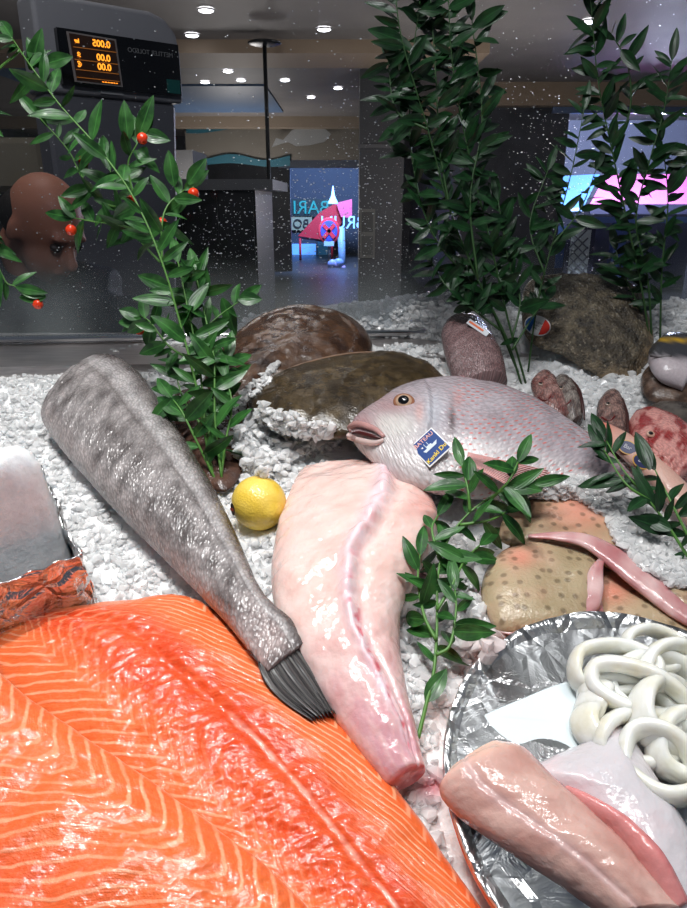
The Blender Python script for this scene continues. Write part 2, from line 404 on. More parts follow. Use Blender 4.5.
struct(prism('wall_front', [(at(462, 200, 9)[0], 9, 0), (ox0, 9, 0), (ox0, 9, otop), (ox1, 9, otop), (ox1, 9, 0), (6.3, 9, 0), (6.3, 9, CEIL), (at(462, 200, 9)[0], 9, CEIL)], (0, .2, 0), wd))
ccx = at(462, 200, 9)[0]
struct(bbox('wall_corner', (ccx, 9.2, 0), (ccx + .2, 16, CEIL), wd))
struct(bbox('trim_1', (ccx - .05, 8.82, CEIL - .24), (6.3, 9, CEIL), beige)); struct(bbox('trim_2', (ccx - .22, 8.9, CEIL - .24), (ccx, 12.5, CEIL), beige))
struct(bbox('trim_3', (-6.3, 6.6, CEIL - .10), (ccx - .22, 7.3, CEIL), beige))
struct(bbox('trim_4', (-6.3, 12.3, CEIL - .16), (ccx - .22, 12.6, CEIL), plain('tan_plaster', (.30, .24, .18), .6)))
struct(panel('trim_5', 278, 154, 372, 168, 15.9, .1, plain('door_lintel', (.22, .26, .36), .4)))
bluep = plain('blue_ceiling_panel', (.10, .17, .30), .5)
for i, (x0, x1, y0, y1) in enumerate([(-3.6, -2.4, 7.6, 10.5), (-1.9, -.6, 2.6, 4.6), (-2.6, -.9, 9.0, 11.6)]):
    o = bbox('ceiling_panel', (x0, y0, CEIL - .02), (x1, y1, CEIL + .005), bluep)
    tag(o, ['pale blue ceiling panel behind the scale', 'blue grey ceiling panel nearest the glass', 'blue ceiling panel far back above the frieze'][i], 'ceiling panel')
# pillar, sign on it
pil = root('pillar', (at(380, 230, 8)[0], 8.2, 0), 'dark grey square pillar right of the lit doorway', 'pillar')
a0, a1 = at(359, 230, 8)[0], at(402, 230, 8)[0]
pm = plain('pillar_paint', (.065, .066, .075), .5); bbox('shaft', (a0, 8, 0), (a1, 8.4, CEIL), pm, pil); panel('band', 358, 144, 403, 148, 7.97, .05, plain('pillar_band', (.12, .12, .13), .4), pil)
nb = root('notice_board', at(367, 235, 7.96), 'small grey framed notice board fixed to the pillar', 'sign'); panel('frame', 360, 209, 375, 258, 7.95, .03, plain('notice_frame', (.16, .16, .15), .5), nb)
panel('sheet', 362, 212, 373, 232, 7.94, .01, plain('notice_sheet', (.07, .07, .07), .5), nb); panel('sheet', 362, 236, 373, 255, 7.94, .01, plain('notice_sheet_low', (.09, .09, .09), .5), nb)
# downlights of the ceiling
lampm = plain('lamp_glow', (1, 1, 1), emit=14.0); ringm = plain('lamp_ring', (.6, .6, .6), .3)
def ceil_at(px, py):
    d = ray(px, py); t = (CEIL - .01 - CAM[2]) / d[2]; return CAM + d * t
proto = None
for i, (px, py) in enumerate([(192, 35), (292, 44), (324, 29), (354, 55), (228, 71), (285, 80), (205, 82), (338, 88), (311, 97), (590, 21), (385, 106), (241, 80 + 0), (206, 10)]):
    P = ceil_at(px, py); s = np.linalg.norm(P - CAM) / 5.2
    if proto is None:
        proto = root('ceiling_downlight', P, '', 'ceiling light'); V, F = tube('x', [P + np.array([math.cos(t), math.sin(t), 0]) * .055 for t in np.linspace(0, 2 * PI, 13)[:-1]], .006, None, closed=True, V_=True, n=6, sub=2)
        mk('ring', V, F, ringm, proto); ellipsoid('lens', P - np.array([0, 0, .004]), [(.05, 0, 0), (0, .05, 0), (0, 0, .012)], lampm, proto, 20, 8); o = proto; s0 = s
    else:
        o = proto.copy(); COL.objects.link(o); o.location = P
        for c in proto.children:
            d = c.copy(); COL.objects.link(d); d.parent = o
    o.scale = (1, 1, 1); o['group'] = 'recessed ceiling downlights'; o['label'] = 'small round recessed downlight glowing in the dim ceiling seen through the wet glass'

# weighing scale with mirrored display
grey = plain('scale_grey_plastic', sr(150, 150, 154), .45)
a = at(60, 57, 2.05); b = at(179, 57, 2.27); sx = (b - a); sx[2] = 0; SWd = np.linalg.norm(sx); sx /= SWd; sy = np.array([-sx[1], sx[0], 0]); sz = np.array([0, 0, 1.0])
zt, zb = at(60, 27, 2.05)[2], at(62, 84, 2.05)[2]; SO = np.array([a[0], a[1], zb]); SH = zt - zb
def sp(u, v, d=0.0): return SO + sx * u * SWd + sz * v * SH + sy * d
sc_ = root('weighing_scale', SO - sz * (SO[2] - 1.02), 'grey shop scale tower with a black customer display and orange digits', 'scale')
hood = [sp(-.14, -.14, .02), sp(1.05, -.14, .02), sp(1.05, .9, .02), sp(1.02, 1.25, .02), sp(.93, 1.5, .02), sp(.8, 1.6, .02), sp(-.14, 1.6, .02)]
o = prism('display_hood', hood, sy * .12, grey, sc_); mo = o.modifiers.new('b', 'BEVEL'); mo.width = .012; mo.segments = 4
o = prism('column', [sp(-.10, -7.5, .035), sp(.74, -7.5, .035), sp(.95, -2.2, .035), sp(1.0, -.14, .035), sp(-.12, -.14, .035)], sy * .1, plain('scale_column_grey', sr(104, 104, 110), .5), sc_)
o.modifiers.new('b', 'BEVEL').width = .01
bk = prism('display_panel', [sp(0, 0), sp(1, 0), sp(1, 1), sp(0, 1)], sy * .025, plain('black_glass_panel', (.004, .004, .005), .12), sc_)
lcd = prism('lcd_screen', [sp(.09, .06, -.003), sp(.475, .05, -.003), sp(.455, .93, -.003), sp(.07, .95, -.003)], sy * .004, plain('lcd_frame', (.30, .26, .24), .4), bk)
prism('lcd_back', [sp(.105, .09, -.005), sp(.458, .08, -.005), sp(.44, .90, -.005), sp(.085, .92, -.005)], sy * .003, plain('lcd_brown', (.05, .016, .004), .4, emit=None), lcd)
amber = plain('amber_digits', (1, .32, .02), emit=2.6)
def dig(s, u, v, size): text('digits', s, size, sp(u, v, -.0056), -sx, sz, amber, lcd, .0002, 'LEFT', .0006)
hh = SH * .17
dig('0.005', .40, .80, hh); dig('kg', .155, .80, hh * .6); dig('0.00', .39, .55, hh); dig('$', .155, .55, hh * .8); dig('0.00', .39, .38, hh); dig('€', .155, .38, hh * .8)
for v in (.68, .46, .28, .14): prism('rule', [sp(.105, v, -.0056), sp(.448, v, -.0056), sp(.448, v + .012, -.0056), sp(.105, v + .012, -.0056)], sy * .0005, plain('amber_rule', (.5, .16, .02), emit=.5), lcd)
dig('-- -- --- -- --- --', .43, .11, hh * .33)
text('maker_name', 'METTLER TOLEDO', SH * .125, sp(.745, .77, -.001), -sx, sz, plain('panel_grey_print', (.22, .22, .22)), bk, .0003)
prism('logo_square', [sp(.87, .03, -.001), sp(.99, .03, -.001), sp(.99, .30, -.001), sp(.87, .30, -.001)], sy * .001, plain('teal_print', sr(10, 90, 84)), bk)
prism('nameplate', [sp(.31, -.09, .017), sp(.50, -.09, .017), sp(.50, -.03, .017), sp(.31, -.03, .017)], sy * .004, plain('nameplate_silver', (.4, .4, .4), .3), sc_)
# pale box, dark cabinet, steel topped counter, hood
pb = panel('paper_towel_dispenser', -25, 137, 44, 192, 2.6, .2, plain('ivory_plastic', sr(120, 112, 96), .5)); pb.modifiers.new('b', 'BEVEL').width = .02
tag(pb, 'rounded ivory dispenser box behind the wet glass at far left', 'dispenser')
cab = root('service_counter', (at(235, 230, 3.4)[0], 3.7, 0), 'black service counter with a steel top behind the glass', 'counter')
blk = plain('black_laminate', (.006, .006, .007), .35); x0, x1 = at(150, 230, 3.4)[0], at(289, 230, 3.4)[0] - .15; zc = at(235, 190, 3.4)[2]
bbox('body', (x0, 3.4, 0), (x1, 4.2, zc), blk, cab); bbox('worktop', (x0 - .05, 3.36, zc), (x1 + .085, 4.25, zc + .045), plain('counter_grey_top', (.16, .16, .165), .3), cab)
for k in range(3): bbox('door', (x0 + .01 + k * (x1 - x0) / 3, 3.385, .1), (x0 - .01 + (k + 1) * (x1 - x0) / 3, 3.4, zc - .03), plain('black_door', (.008, .008, .009), .3), cab)
sh = panel('extractor_unit', 118, 150, 204, 470, 4.9, .5, plain('grey_unit', (.05, .05, .052), .4)); tag(sh, 'dark grey wall unit behind the steel topped counter', 'appliance')
pk = root('ceiling_post', (at(268, 150, 6.2)[0], 6.2, 0), 'thin dark post with a flat round cap near the ceiling', 'post')
tube('pole', [(at(268, 150, 6.2)[0], 6.2, 0), (at(268, 150, 6.2)[0], 6.2, CEIL - .1)], .016, blk, pk, sub=1); ellipsoid('cap', (at(268, 150, 6.2)[0], 6.2, CEIL - .1), [(.13, 0, 0), (0, .13, 0), (0, 0, .02)], blk, pk)
# sea frieze
fr = root('sea_frieze', at(290, 140, 12.8), 'long pale board with painted teal sea waves under the ceiling', 'frieze')
panel('board', 185, 108, 372, 160, 12.9, .06, plain('frieze_cream', (.20, .18, .15), .6), fr)
def wave(x0, x1, yc, A, ph, th, mt):
    up = [at(x, yc + A * math.sin((x - x0) * .09 + ph), 12.85) for x in np.linspace(x0, x1, 40)]; dn = [at(x, yc + th + A * .6 * math.sin((x - x0) * .07 + ph + 1), 12.85) for x in np.linspace(x1, x0, 40)]
    prism('wave', up + dn, (0, .03, 0), mt, fr)
teal = plain('teal_wave', (.03, .14, .19), .5); wave(186, 245, 124, 4, 0, 7, teal); wave(190, 290, 157, 3, 1, 8, teal); wave(318, 378, 112, 5, 2, 9, teal)
fsh = prism('fish_cutout', [at(x, y, 12.6) for x, y in [(272, 147), (276, 138), (283, 140), (292, 130), (306, 126), (322, 126), (331, 134), (324, 142), (310, 145), (296, 146), (288, 142), (280, 144)]], (0, .04, 0), plain('fish_grey_board', (.30, .31, .31), .6))
tag(fsh, 'pale grey fish shaped board hanging in front of the sea frieze', 'decoration')
# street beyond the doorway
st = root('street_facade', (at(325, 200, 21)[0], 21, 0), 'night street shopfront with teal sign letters beyond the doorway', 'building')
panel('wall', 268, 150, 385, 300, 21, .3, plain('facade_dark', (.05, .06, .08), .7), st)
panel('shop_window', 292, 244, 316, 282, 20.9, .1, plain('lit_window_blue', (.1, .3, .8), emit=1.8), st); panel('shop_window', 318, 240, 330, 282, 20.9, .1, plain('lit_window_deep', (.02, .10, .2), emit=.8), st)
panel('sign_board', 291, 199, 333, 217, 20.85, .1, plain('sign_dark_green', (.01, .03, .03)), st); panel('cream_board', 291, 216, 312, 230, 20.85, .1, plain('sign_cream', (.4, .4, .25)), st)
c0 = at(311, 208, 20.8); text('sign_letters', 'BARI', .50, c0, (-1, 0, 0), (0, 0, 1), plain('sign_teal', (.02, .35, .3), emit=.35), st, .01)
c0 = at(301, 224, 20.8); text('sign_letters', 'BO', .34, c0, (-1, 0, 0), (0, 0, 1), plain('sign_dark_ink', (.03, .03, .03)), st, .01)
aw = root('shop_awning', at(330, 228, 19), 'red slanted shop awning with a pink top seen through the doorway', 'awning')
red = plain('awning_red', (.50, .02, .035), .6); prism('canopy', [at(298, 236, 19), at(320, 212, 19), at(338, 202, 19), at(346, 216, 19), at(330, 241, 19)], (0, .8, -.1), red, aw)
tube('support', [at(300, 238, 19), [at(300, 238, 19)[0], 19, 0]], .03, red, aw, sub=1); tube('support', [at(332, 238, 19), [at(332, 238, 19)[0], 19, 0]], .03, red, aw, sub=1)
prism('canopy_top', [at(336, 203, 18.8), at(352, 199, 18.8), at(352, 218, 18.8), at(341, 217, 18.8)], (0, .5, 0), plain('awning_pink', (.8, .12, .25), .6), aw)
ns = root('no_stopping_sign', at(329, 260, 17.5), 'round blue no-stopping sign with a red cross on a post', 'sign')
cN = at(329, 231, 17.5); ellipsoid('rim', cN, [(.26, 0, 0), (0, .02, 0), (0, 0, .31)], plain('sign_red', (.9, .05, .08)), ns, 28, 12)
ellipsoid('face', cN - np.array([0, .02, 0]), [(.2, 0, 0), (0, .01, 0), (0, 0, .24)], plain('sign_blue', (.08, .12, .8)), ns, 28, 12)
for sgn in (1, -1):
    q = np.array([sgn * .13, 0, .15]); nrm = np.array([.03, 0, -.03 * sgn]) ; cc = cN - np.array([0, .04, 0])
    prism('cross_bar', [cc - q - nrm, cc + q - nrm, cc + q + nrm, cc - q + nrm], (0, .01, 0), plain('sign_red_bar', (.9, .05, .08)), ns)
panel('plate', 324, 241, 334, 246, 17.48, .03, plain('plate_white', (.5, .7, .9)), ns); tube('post', [(cN[0], 17.55, 0), (cN[0], 17.55, cN[2])], .035, plain('post_grey', (.2, .22, .25)), ns, sub=1)
wb = root('street_banner', at(345, 222, 18), 'pale blue lettering banner and lamp spire behind the no-stopping sign', 'sign')
text('banner_letters', 'BRUN', .42, at(343, 223, 18), (-1, 0, 0), (0, 0, 1), plain('banner_blue', (.3, .6, 1), emit=.9), wb, .02)
tube('spire', [at(333, 204, 18), at(333, 196, 18), at(333, 186, 18)], [.14, .05, .01], plain('spire_blue', (.4, .7, 1), emit=.8), wb); tube('pole', [at(341, 228, 18), at(343, 282, 18)], .09, plain('pole_blue', (.25, .4, .6)), wb, sub=1)
pb2 = root('bistro_table_group', at(340, 280, 17), 'pale blue cluttered pavement stall glimpsed low in the doorway', 'stall')
for k in range(9):
    c = at(330 + random.random() * 20, 262 + random.random() * 20, 17); ellipsoid('parcel', c, [(.13, 0, 0), (0, .1, 0), (0, 0, .12)], plain('parcel_blue', (.2 + .3 * random.random(), .35, .7)), pb2, 10, 6)
# right opening: parasols, grille door
pk_ = root('pink_parasol', at(640, 190, 11), 'bright pink shop blind outside the right hand window', 'awning')
prism('canvas', [at(590, 204, 11), at(606, 174, 11.6), at(690, 174, 11.6), at(690, 204, 11)], (0, .05, -.05), plain('pink_canvas', (.75, .16, .50)), pk_); prism('valance', [at(590, 204, 10.98), at(690, 204, 10.98), at(690, 214, 10.98), at(590, 214, 10.98)], (0, .04, 0), plain('valance_dark', (.03, .03, .06)), pk_)
bl_ = root('blue_parasol', at(575, 190, 11), 'light blue shop blind left of the pink one', 'awning')
prism('canvas', [at(553, 210, 11), at(562, 176, 11.6), at(600, 174, 11.6), at(582, 210, 11)], (0, .05, -.05), plain('blue_canvas', (.10, .26, .62)), bl_); tube('bar', [at(553, 212, 10.98), at(588, 209, 10.98)], .03, plain('bar_pale', (.4, .6, .9)), bl_, sub=1)
ob = root('street_wall', at(610, 250, 12.5), 'blue lit facade wall outside the right hand window', 'building')
panel('wall', 540, 120, 720, 310, 12.9, .2, plain('facade_blue_grey', (.11, .12, .17), .7), ob); panel('beam', 592, 217, 700, 223, 12.4, .1, plain('beam_blue', (.12, .22, .42)), ob); panel('column', 612, 222, 624, 290, 12.3, .2, plain('column_blue', (.07, .13, .30)), ob)
panel('panel', 556, 226, 574, 268, 12.5, .1, plain('panel_blue', (.07, .14, .32)), ob)
gd = root('grille_door', at(577, 260, 11.9), 'pale glass door covered by a diamond lattice grille', 'door'); panel('frame', 564, 224, 592, 300, 12.0, .06, plain('grille_frame', (.02, .02, .035)), gd); panel('glass_pane', 569, 230, 588, 292, 11.97, .03, plain('lit_glass_cream', (.3, .33, .3), emit=.12), gd)
V, F = [], []
for k in range(-6, 12):
    for sg in (1, -1):
        p0 = np.array([569.0, 230 + k * 9.0]); p1 = np.array([588.0, 230 + k * 9.0 + sg * 19])
        if min(p0[1], p1[1]) < 228 or max(p0[1], p1[1]) > 294: continue
        v, f = tube('x', [at(*p0, 11.93), at(*p1, 11.93)], .012, None, V_=True, sub=1, n=5); F += [tuple(i + len(V) for i in q) for q in f]; V += v.tolist()
mk('lattice', V, F, plain('lattice_metal', (.12, .12, .12), .4), gd)
struct(panel('trim_6', 553, 106, 700, 113, 8.95, .1, plain('window_head', (.12, .17, .30), .4)))

# ------------------------------------------------------------ glass pane and steel counter
g0, g1 = bp(8, 337, .012), bp(430, 319, .012); gd_ = g1 - g0; gd_[2] = 0; gd_ /= np.linalg.norm(gd_); gn = np.array([-gd_[1], gd_[0], 0])
def gl(t, z, off=0.0):   # a point on the pane: t metres right of its middle
    c = (g0 + g1) / 2; p = c + gd_ * t + gn * off; return np.array([p[0], p[1], z])
GZ0 = min(g0[2], g1[2]) - .03
m = MB('wet_glass'); nt = m.nt; out = nt.nodes['Material Output']; nt.nodes.remove(m.b)
tr = m.new('BsdfTransparent'); tr.inputs[0].default_value = (.80, .81, .84, 1); gs = m.new('BsdfGlossy'); gs.inputs['Roughness'].default_value = .03
df = m.new('BsdfDiffuse'); df.inputs[0].default_value = (.50, .54, .53, 1); fz = m.new('Fresnel'); fz.inputs[0].default_value = 1.25
mx = m.new('MixShader'); m.link(fz.outputs[0], mx.inputs[0]); m.link(tr.outputs[0], mx.inputs[1]); m.link(gs.outputs[0], mx.inputs[2])
x, y, z = m.sep(m.geo()); n = m.noise(m.geo(), 9, 3); zb_ = float(g0[2])
fog = (z + n * .05).ss(zb_ + .0, zb_ + .17, .27, 0.0) + m.noise(m.geo(), 5, 4).ss(.35, .8) * .012
m2 = m.new('MixShader'); m.link(fog, m2.inputs[0]); m.link(mx.outputs[0], m2.inputs[1]); m.link(df.outputs[0], m2.inputs[2]); m.link(m2.outputs[0], out.inputs[0])
pane = prism('glass_pane', [gl(-1.1, GZ0), gl(1.1, GZ0), gl(1.1, 2.1), gl(-1.1, 2.1)], gn * .005, m.m)
tag(pane, 'tall wet glass pane with condensation rising behind the fish counter', 'glass pane')
# water droplets on the pane
V, F = [], []; rs = np.random.RandomState(5)
dV, dF = [], []
for i in range(3):
    for j in range(6):
        t = [0.25, .9, 1.45][i]; p = 2 * PI * j / 6; dV.append((math.sin(t) * math.cos(p), math.cos(t), math.sin(t) * math.sin(p)))
dV.append((0, 1, 0)); dV = np.array(dV); dF = [(18, j, (j + 1) % 6) for j in range(6)]; dFq = [(i * 6 + j, (i + 1) * 6 + j, (i + 1) * 6 + (j + 1) % 6, i * 6 + (j + 1) % 6) for i in range(2) for j in range(6)]
cnt = 0
while cnt < 4300:
    t = rs.uniform(-.62, .72); z = GZ0 + .04 + (rs.rand() ** 1.0) * .62
    P0 = gl(t, z); q = proj(P0)
    dens = .10 + .9 * math.exp(-((q[0] - 320) / 100) ** 2 - ((q[1] - 215) / 90) ** 2) + .55 * math.exp(-((q[0] - 560) / 70) ** 2 - ((q[1] - 170) / 90) ** 2) + .3 * math.exp(-((q[0] - 150) / 160) ** 2 - ((q[1] - 250) / 60) ** 2)
    if rs.rand() > dens * (.35 + .9 * max(0, .5 + float(fbm(t, z, 0, 9, 2)))): continue
    r = .0003 + .0008 * rs.rand() ** 2.5; k = len(V) // 1
    wdt = r * (1.2 + .8 * rs.rand())
    vv = P0 - gn * .0001 + dV[:, :1] * gd_ * wdt - dV[:, 1:2] * gn * r * .7 + dV[:, 2:] * np.array([0, 0, 1]) * r
    F += [tuple(a + len(V) for a in f) for f in dF + dFq]; V += vv.tolist(); cnt += 1
m = MB('water_drop', .04, .8, trans=.55, ior=1.33); m.base((.80, .85, .9)); drops = mk('water_droplets', V, F, m.m); tag(drops, 'fine water droplets scattered over the dark glass pane', 'droplets', kind='stuff')

ctr = root('display_counter', (0, BO[1] + .3, 0), 'brushed steel fish counter with a ledge along the foot of the glass', 'counter')
Lm = M['steel']
ledge = prism('back_ledge', [gl(-1.1, GZ0 + .005, -.11), gl(1.1, GZ0 + .005, -.11), gl(1.1, GZ0 + .02, -.005), gl(-1.1, GZ0 + .02, -.005)], (0, 0, -.02), Lm, ctr)
tube('glass_rail', [gl(-1.1, GZ0 + .028, -.008), gl(0, GZ0 + .028, -.008), gl(1.1, GZ0 + .028, -.008)], .006, plain('polished_steel', (.8, .8, .8), .15, metal=1.0), ctr, sub=1)
b = [bed(-1.0, -.25, -.03), bed(1.0, -.25, -.03), bed(1.0, 1.12, -.03), bed(-1.0, 1.12, -.03)]
prism('basin_floor', b, (0, 0, -.03), M['dsteel'], ctr)
prism('cabinet', [(-1.0, b[0][1], 0), (1.0, b[0][1], 0), (1.0, b[2][1] - .02, 0), (-1.0, b[2][1] - .02, 0)], (0, 0, b[0][2] - .03), M['dsteel'], ctr)

# ------------------------------------------------------------ salmon
m = MB('salmon_flesh', .40, .3, sss=.12, sscale=.006, sssr=(1, .35, .15), coat=.6, coatr=.045)
gx, gsn, _ = m.sep(m.uv('UVg')); ug = m.uv('UVm'); wrp = m.noise(ug, 18, 2) * .022 + m.noise(ug, 110, 2) * .0045
ph = ((gx + wrp) / .0165).fract() - .5; st_ = ph.abs().ss(.05, .20, 1.0, 0.0) * gsn * m.noise(ug, 30, 3).ss(.25, .6, .35, 1.0)
mus = m.noise(ug, 15, 3); fine = m.noise(m.comb(gx * 1.0, m.sep(ug)[1] * .35, 0.0), 420, 3)
bs = m.mix(mus.ss(.3, .7) * .5, m.col(), sr(222, 96, 48), 'MIX'); bs = m.mix(fine.ss(.45, .75) * .3, bs, sr(246, 140, 92))
m.base(m.mix(st_ * .75, bs, sr(244, 178, 140)))
m.bump(m.noise(ug, 200, 3, .5) * 1.5 + m.noise(m.comb(gx, m.sep(ug)[1] * .3, 0.0), 150, 2) * .9 + st_ * .25, .8, .00085); M['salmon'] = m.m
def gA(U, UN, LN):
    g = np.interp(LN, [-1, -.5, -.25, -.05, .15, .32, .62, .86, 1], [-.02, .035, -.01, -.03, -.015, .0, .075, .130, .115])
    s = np.interp(LN, [-1, -.6, -.42, -.1, .15, .35, .5, .62, 1], [.95, .85, .30, .10, .05, .12, .5, .9, 1.]); s = np.maximum(s, np.clip(1 - UN * 2.8, 0, 1) * .95)
    return U - g, s
def cA(U, UN, LN, T, PX):
    c = mixv(ss(-.55, -.1, LN) * (1 - ss(.3, .62, LN)), sr(224, 106, 54), sr(208, 64, 26))
    c = mixv(ss(.9, 1.0, LN) * .7, c, sr(250, 190, 165))
    mid = np.exp(-((LN - (.17 + .02 * fbm(U, LN, 0, 60, 2))) / .019) ** 2) * ss(.49, .54, UN + .01 * fbm(U, LN, 0, 90, 2)); c = mixv(np.clip(mid * (1.0 + .9 * fbm(U * 1, LN * .1, 3, 150, 2)), 0, 1), c, sr(250, 205, 190))
    sp_ = np.clip(fbm(U, LN * .1, 5, 160, 2) - .75, 0, 1) * 2.0 * np.exp(-((LN - .0) / .3) ** 2); return mixv(np.clip(sp_, 0, .45), c, sr(240, 150, 110))
def dA(U, UN, LN, T, lat):
    return .0022 * fbm(U, lat, 0, 40, 3) - .004 * np.exp(-((LN - .16) / .05) ** 2) + .0016 * fbm(U, lat, 2, 190, 3) * np.exp(-((LN + .1) / .45) ** 2) - .006 * ss(.0, .1, UN) * 0
A = [(0, 634, 58, 609, .004, .006, .004), (-8, 658, 132, 603, .010, .016, .010), (12, 698, 197, 603, .011, .024, .011), (58, 742, 250, 643, .012, .028, .012), (110, 790, 310, 694, .012, .029, .012),
     (160, 840, 362, 748, .012, .029, .012), (210, 890, 412, 812, .012, .028, .012), (260, 940, 452, 868, .012, .027, .012), (310, 1000, 500, 935, .012, .025, .012)]
sa, ringsA, _ = loft('salmon_fillet', A, M['salmon'], nu=520, nv=240, p=2.6, pb=2.6, disp=dA, colf=cA, gfun=gA)
tag(sa, 'large orange salmon fillet with pale midline, under the grey fish tail', 'fish fillet', 'salmon fillets')
def gB(U, UN, LN):
    g = np.interp(LN, [-1, -.2, .2, .55, .68, .74, 1], [-.10, .0, .03, .075, .08, .075, .042]); return U - g, np.interp(LN, [-1, -.3, .2, 1], [.5, .7, .9, 1.]) * (1 - .45 * np.exp(-((LN - .45) / .15) ** 2))
def cB(U, UN, LN, T, PX):
    c = mixv(ss(-.2, .5, LN) * .6, sr(222, 98, 48), sr(228, 116, 62)); c = mixv(ss(.955, 1.0, LN) * .6, c, sr(252, 205, 178))
    return mixv(np.exp(-(((PX[:, 0] - 10) / 90) ** 2 + ((PX[:, 1] - 880) / 40) ** 2)) * .7, c, sr(225, 86, 50))
def dB(U, UN, LN, T, lat): return .0030 * fbm(U, lat, 8, 36, 3) + .0006 * fbm(U, lat, 2, 230, 2) * ss(-.3, .6, LN)
B = [(-260, 760, -60, 600, .050, .018, .014), (-220, 830, 6, 679, .050, .021, .014), (-150, 905, 78, 733, .050, .023, .014), (-60, 990, 182, 803, .048, .024, .014), (20, 1060, 256, 858, .046, .024, .014), (80, 1120, 300, 899, .044, .024, .014), (130, 1180, 352, 950, .042, .022, .014)]
sb, _, _ = loft('salmon_fillet', B, M['salmon'], nu=320, nv=150, p=2.9, pb=2.6, disp=dB, colf=cB, gfun=gB)
tag(sb, 'nearest salmon fillet at lower left, lapping over the bigger fillet', 'fish fillet', 'salmon fillets')

# ------------------------------------------------------------ grey headless fish
M['hake'] = skin_mat('grey_scaled_skin', .22, .05, 250, .9, .0016, .34, 1.0, .7, 420)
def cH(U, UN, LN, T, PX):
    f = fbm(U, LN * .06, 0, 60, 4)
    c = mixv(np.clip(.5 + .6 * f, 0, 1), sr(98, 91, 90), sr(168, 161, 160)); c = mixv(ss(.55, .98, LN), c, sr(66, 54, 48)); c = mixv((1 - ss(-1.0, -.72, LN)) * .5, c, sr(190, 175, 172))
    c = mixv(np.exp(-((LN - .42) / .16) ** 2) * .5, c, sr(206, 202, 202)); ll = np.exp(-((LN - (.12 + .25 * UN)) / .035) ** 2) * (1 - ss(.6, .85, UN)); c = mixv(ll * .75, c, sr(100, 92, 90))  # first mix paints a broad highlight along the upper back; ll is the lateral line
    c = mixv(ss(.62, 1, UN) * .45 * (1 - ss(.0, .6, LN)), c, sr(198, 168, 164)); return mixv(ss(.93, 1, UN) * .7, c, sr(70, 62, 62))
def dH(U, UN, LN, T, lat): return .0012 * fbm(U, lat, 0, 70, 3) - .0012 * np.exp(-((LN - (.12 + .25 * UN)) / .03) ** 2) + .0009 * np.sin(U * 420 + 8 * LN + 2 * fbm(U, lat, 1, 40, 2)) * (1 - UN)
H_ = [(62, 400, 92, 371, .030, .012, .012), (41, 416, 112, 360, .031, .032, .030), (56, 442, 142, 377, .031, .040, .036), (86, 478, 170, 416, .031, .040, .036), (121, 516, 197, 458, .031, .039, .035), (154, 548, 222, 502, .031, .036, .033), (192, 586, 245, 552, .031, .030, .027),
      (222, 618, 262, 590, .040, .023, .020), (240, 640, 278, 608, .042, .016, .013), (254, 656, 294, 622, .043, .010, .008), (268, 672, 306, 642, .044, .004, .004)]
hk = root('grey_fish', bp(165, 500, 0), 'long headless silver grey scaled fish ending in a dark tail', 'fish')
o, rH, cH_ = loft('body', H_, M['hake'], hk, nu=260, nv=110, p=2.1, pb=2.0, disp=dH, colf=cH)
m = MB('cut_flesh', .25, .5, sss=.4, sscale=.01); m.base(m.mix(m.noise(m.geo(), 90, 3).ss(.4, .7), sr(196, 130, 120), sr(226, 190, 180))); M['cut'] = m.m
# tail fin with rays
def fan(name, a, b, c, d, h0, h1, mat, parent, n=40, mm=14, wob=.0012, k=14, tip=0.12, thick=.0014, bow=0.0, rag=0.0):
    """a,b root edge pixels; c,d tip pixels; ribbed fin"""
    V = []; 
    for sgn in (1, -1):
        for i in range(mm + 1):
            t = i / mm
            for j in range(n + 1):
                s = j / n; r0 = np.array(a) * (1 - s) + np.array(b) * s; r1 = np.array(c) * (1 - s) + np.array(d) * s
                tt = t * (1 - tip * math.sin(PI * s)) * (1 - rag * t * abs(math.sin(k * 1.7 * s))); q = r0 * (1 - tt) + r1 * tt + (np.array(b, float) - np.array(a, float)) * bow * (s - .5) * 2 * math.sin(PI * t ** .8); hh = h0 * (1 - t) + h1 * t
                V.append(bp(q[0], q[1], hh + sgn * thick / 2 + wob * t ** .5 * math.sin(2 * PI * k * s) + .002 * math.sin(5 * s + 2 * t)))
    V = np.array(V); N = (mm + 1) * (n + 1); F = []
    for i in range(mm):
        for j in range(n):
            q = i * (n + 1) + j; F += [(q, q + 1, q + n + 2, q + n + 1), (N + q, N + q + n + 1, N + q + n + 2, N + q + 1)]
    per = [j for j in range(n + 1)] + [i * (n + 1) + n for i in range(1, mm + 1)] + [mm * (n + 1) + j for j in range(n - 1, -1, -1)] + [i * (n + 1) for i in range(mm - 1, 0, -1)]
    for i in range(len(per)): a_, b_ = per[i], per[(i + 1) % len(per)]; F.append((b_, a_, a_ + N, b_ + N))
    uv = [(j / n, i / mm) for _ in (0, 1) for i in range(mm + 1) for j in range(n + 1)]
    return mk(name, V, F, mat, parent, uv=uv)
def finm(name, a, b, k=34, rough=.3):
    m = MB(name, rough, .5, sss=.1, sscale=.004); x, y, _ = m.sep(m.uv()); wv = ((x + m.noise(m.geo(), 40, 2) * .03) * (2 * PI * k)).sin()
    m.base(m.mix(wv.ss(-.4, .8), a, b)); m.bump(wv, .35, .001); return m.m
fan('tail_fin', (258, 660), (304, 632), (314, 722), (347, 709), .043, .036, finm('dark_tail_fin', (.010, .008, .009), (.06, .052, .05), 14), hk, 80, 20, .0008, 20, -.03, bow=.20, rag=.09)
fan('tail_edge', (246, 650), (262, 664), (296, 702), (318, 723), .041, .036, finm('grey_tail_edge', (.03, .03, .032), (.18, .17, .17), 8), hk, 40, 16, .0006, 8, 0)
tube('belly_cut', [bp(143, 529, .012), bp(152, 539, .010), bp(162, 548, .012)], [.003, .007, .003], plain('blood_red', sr(140, 30, 30), .25), hk)

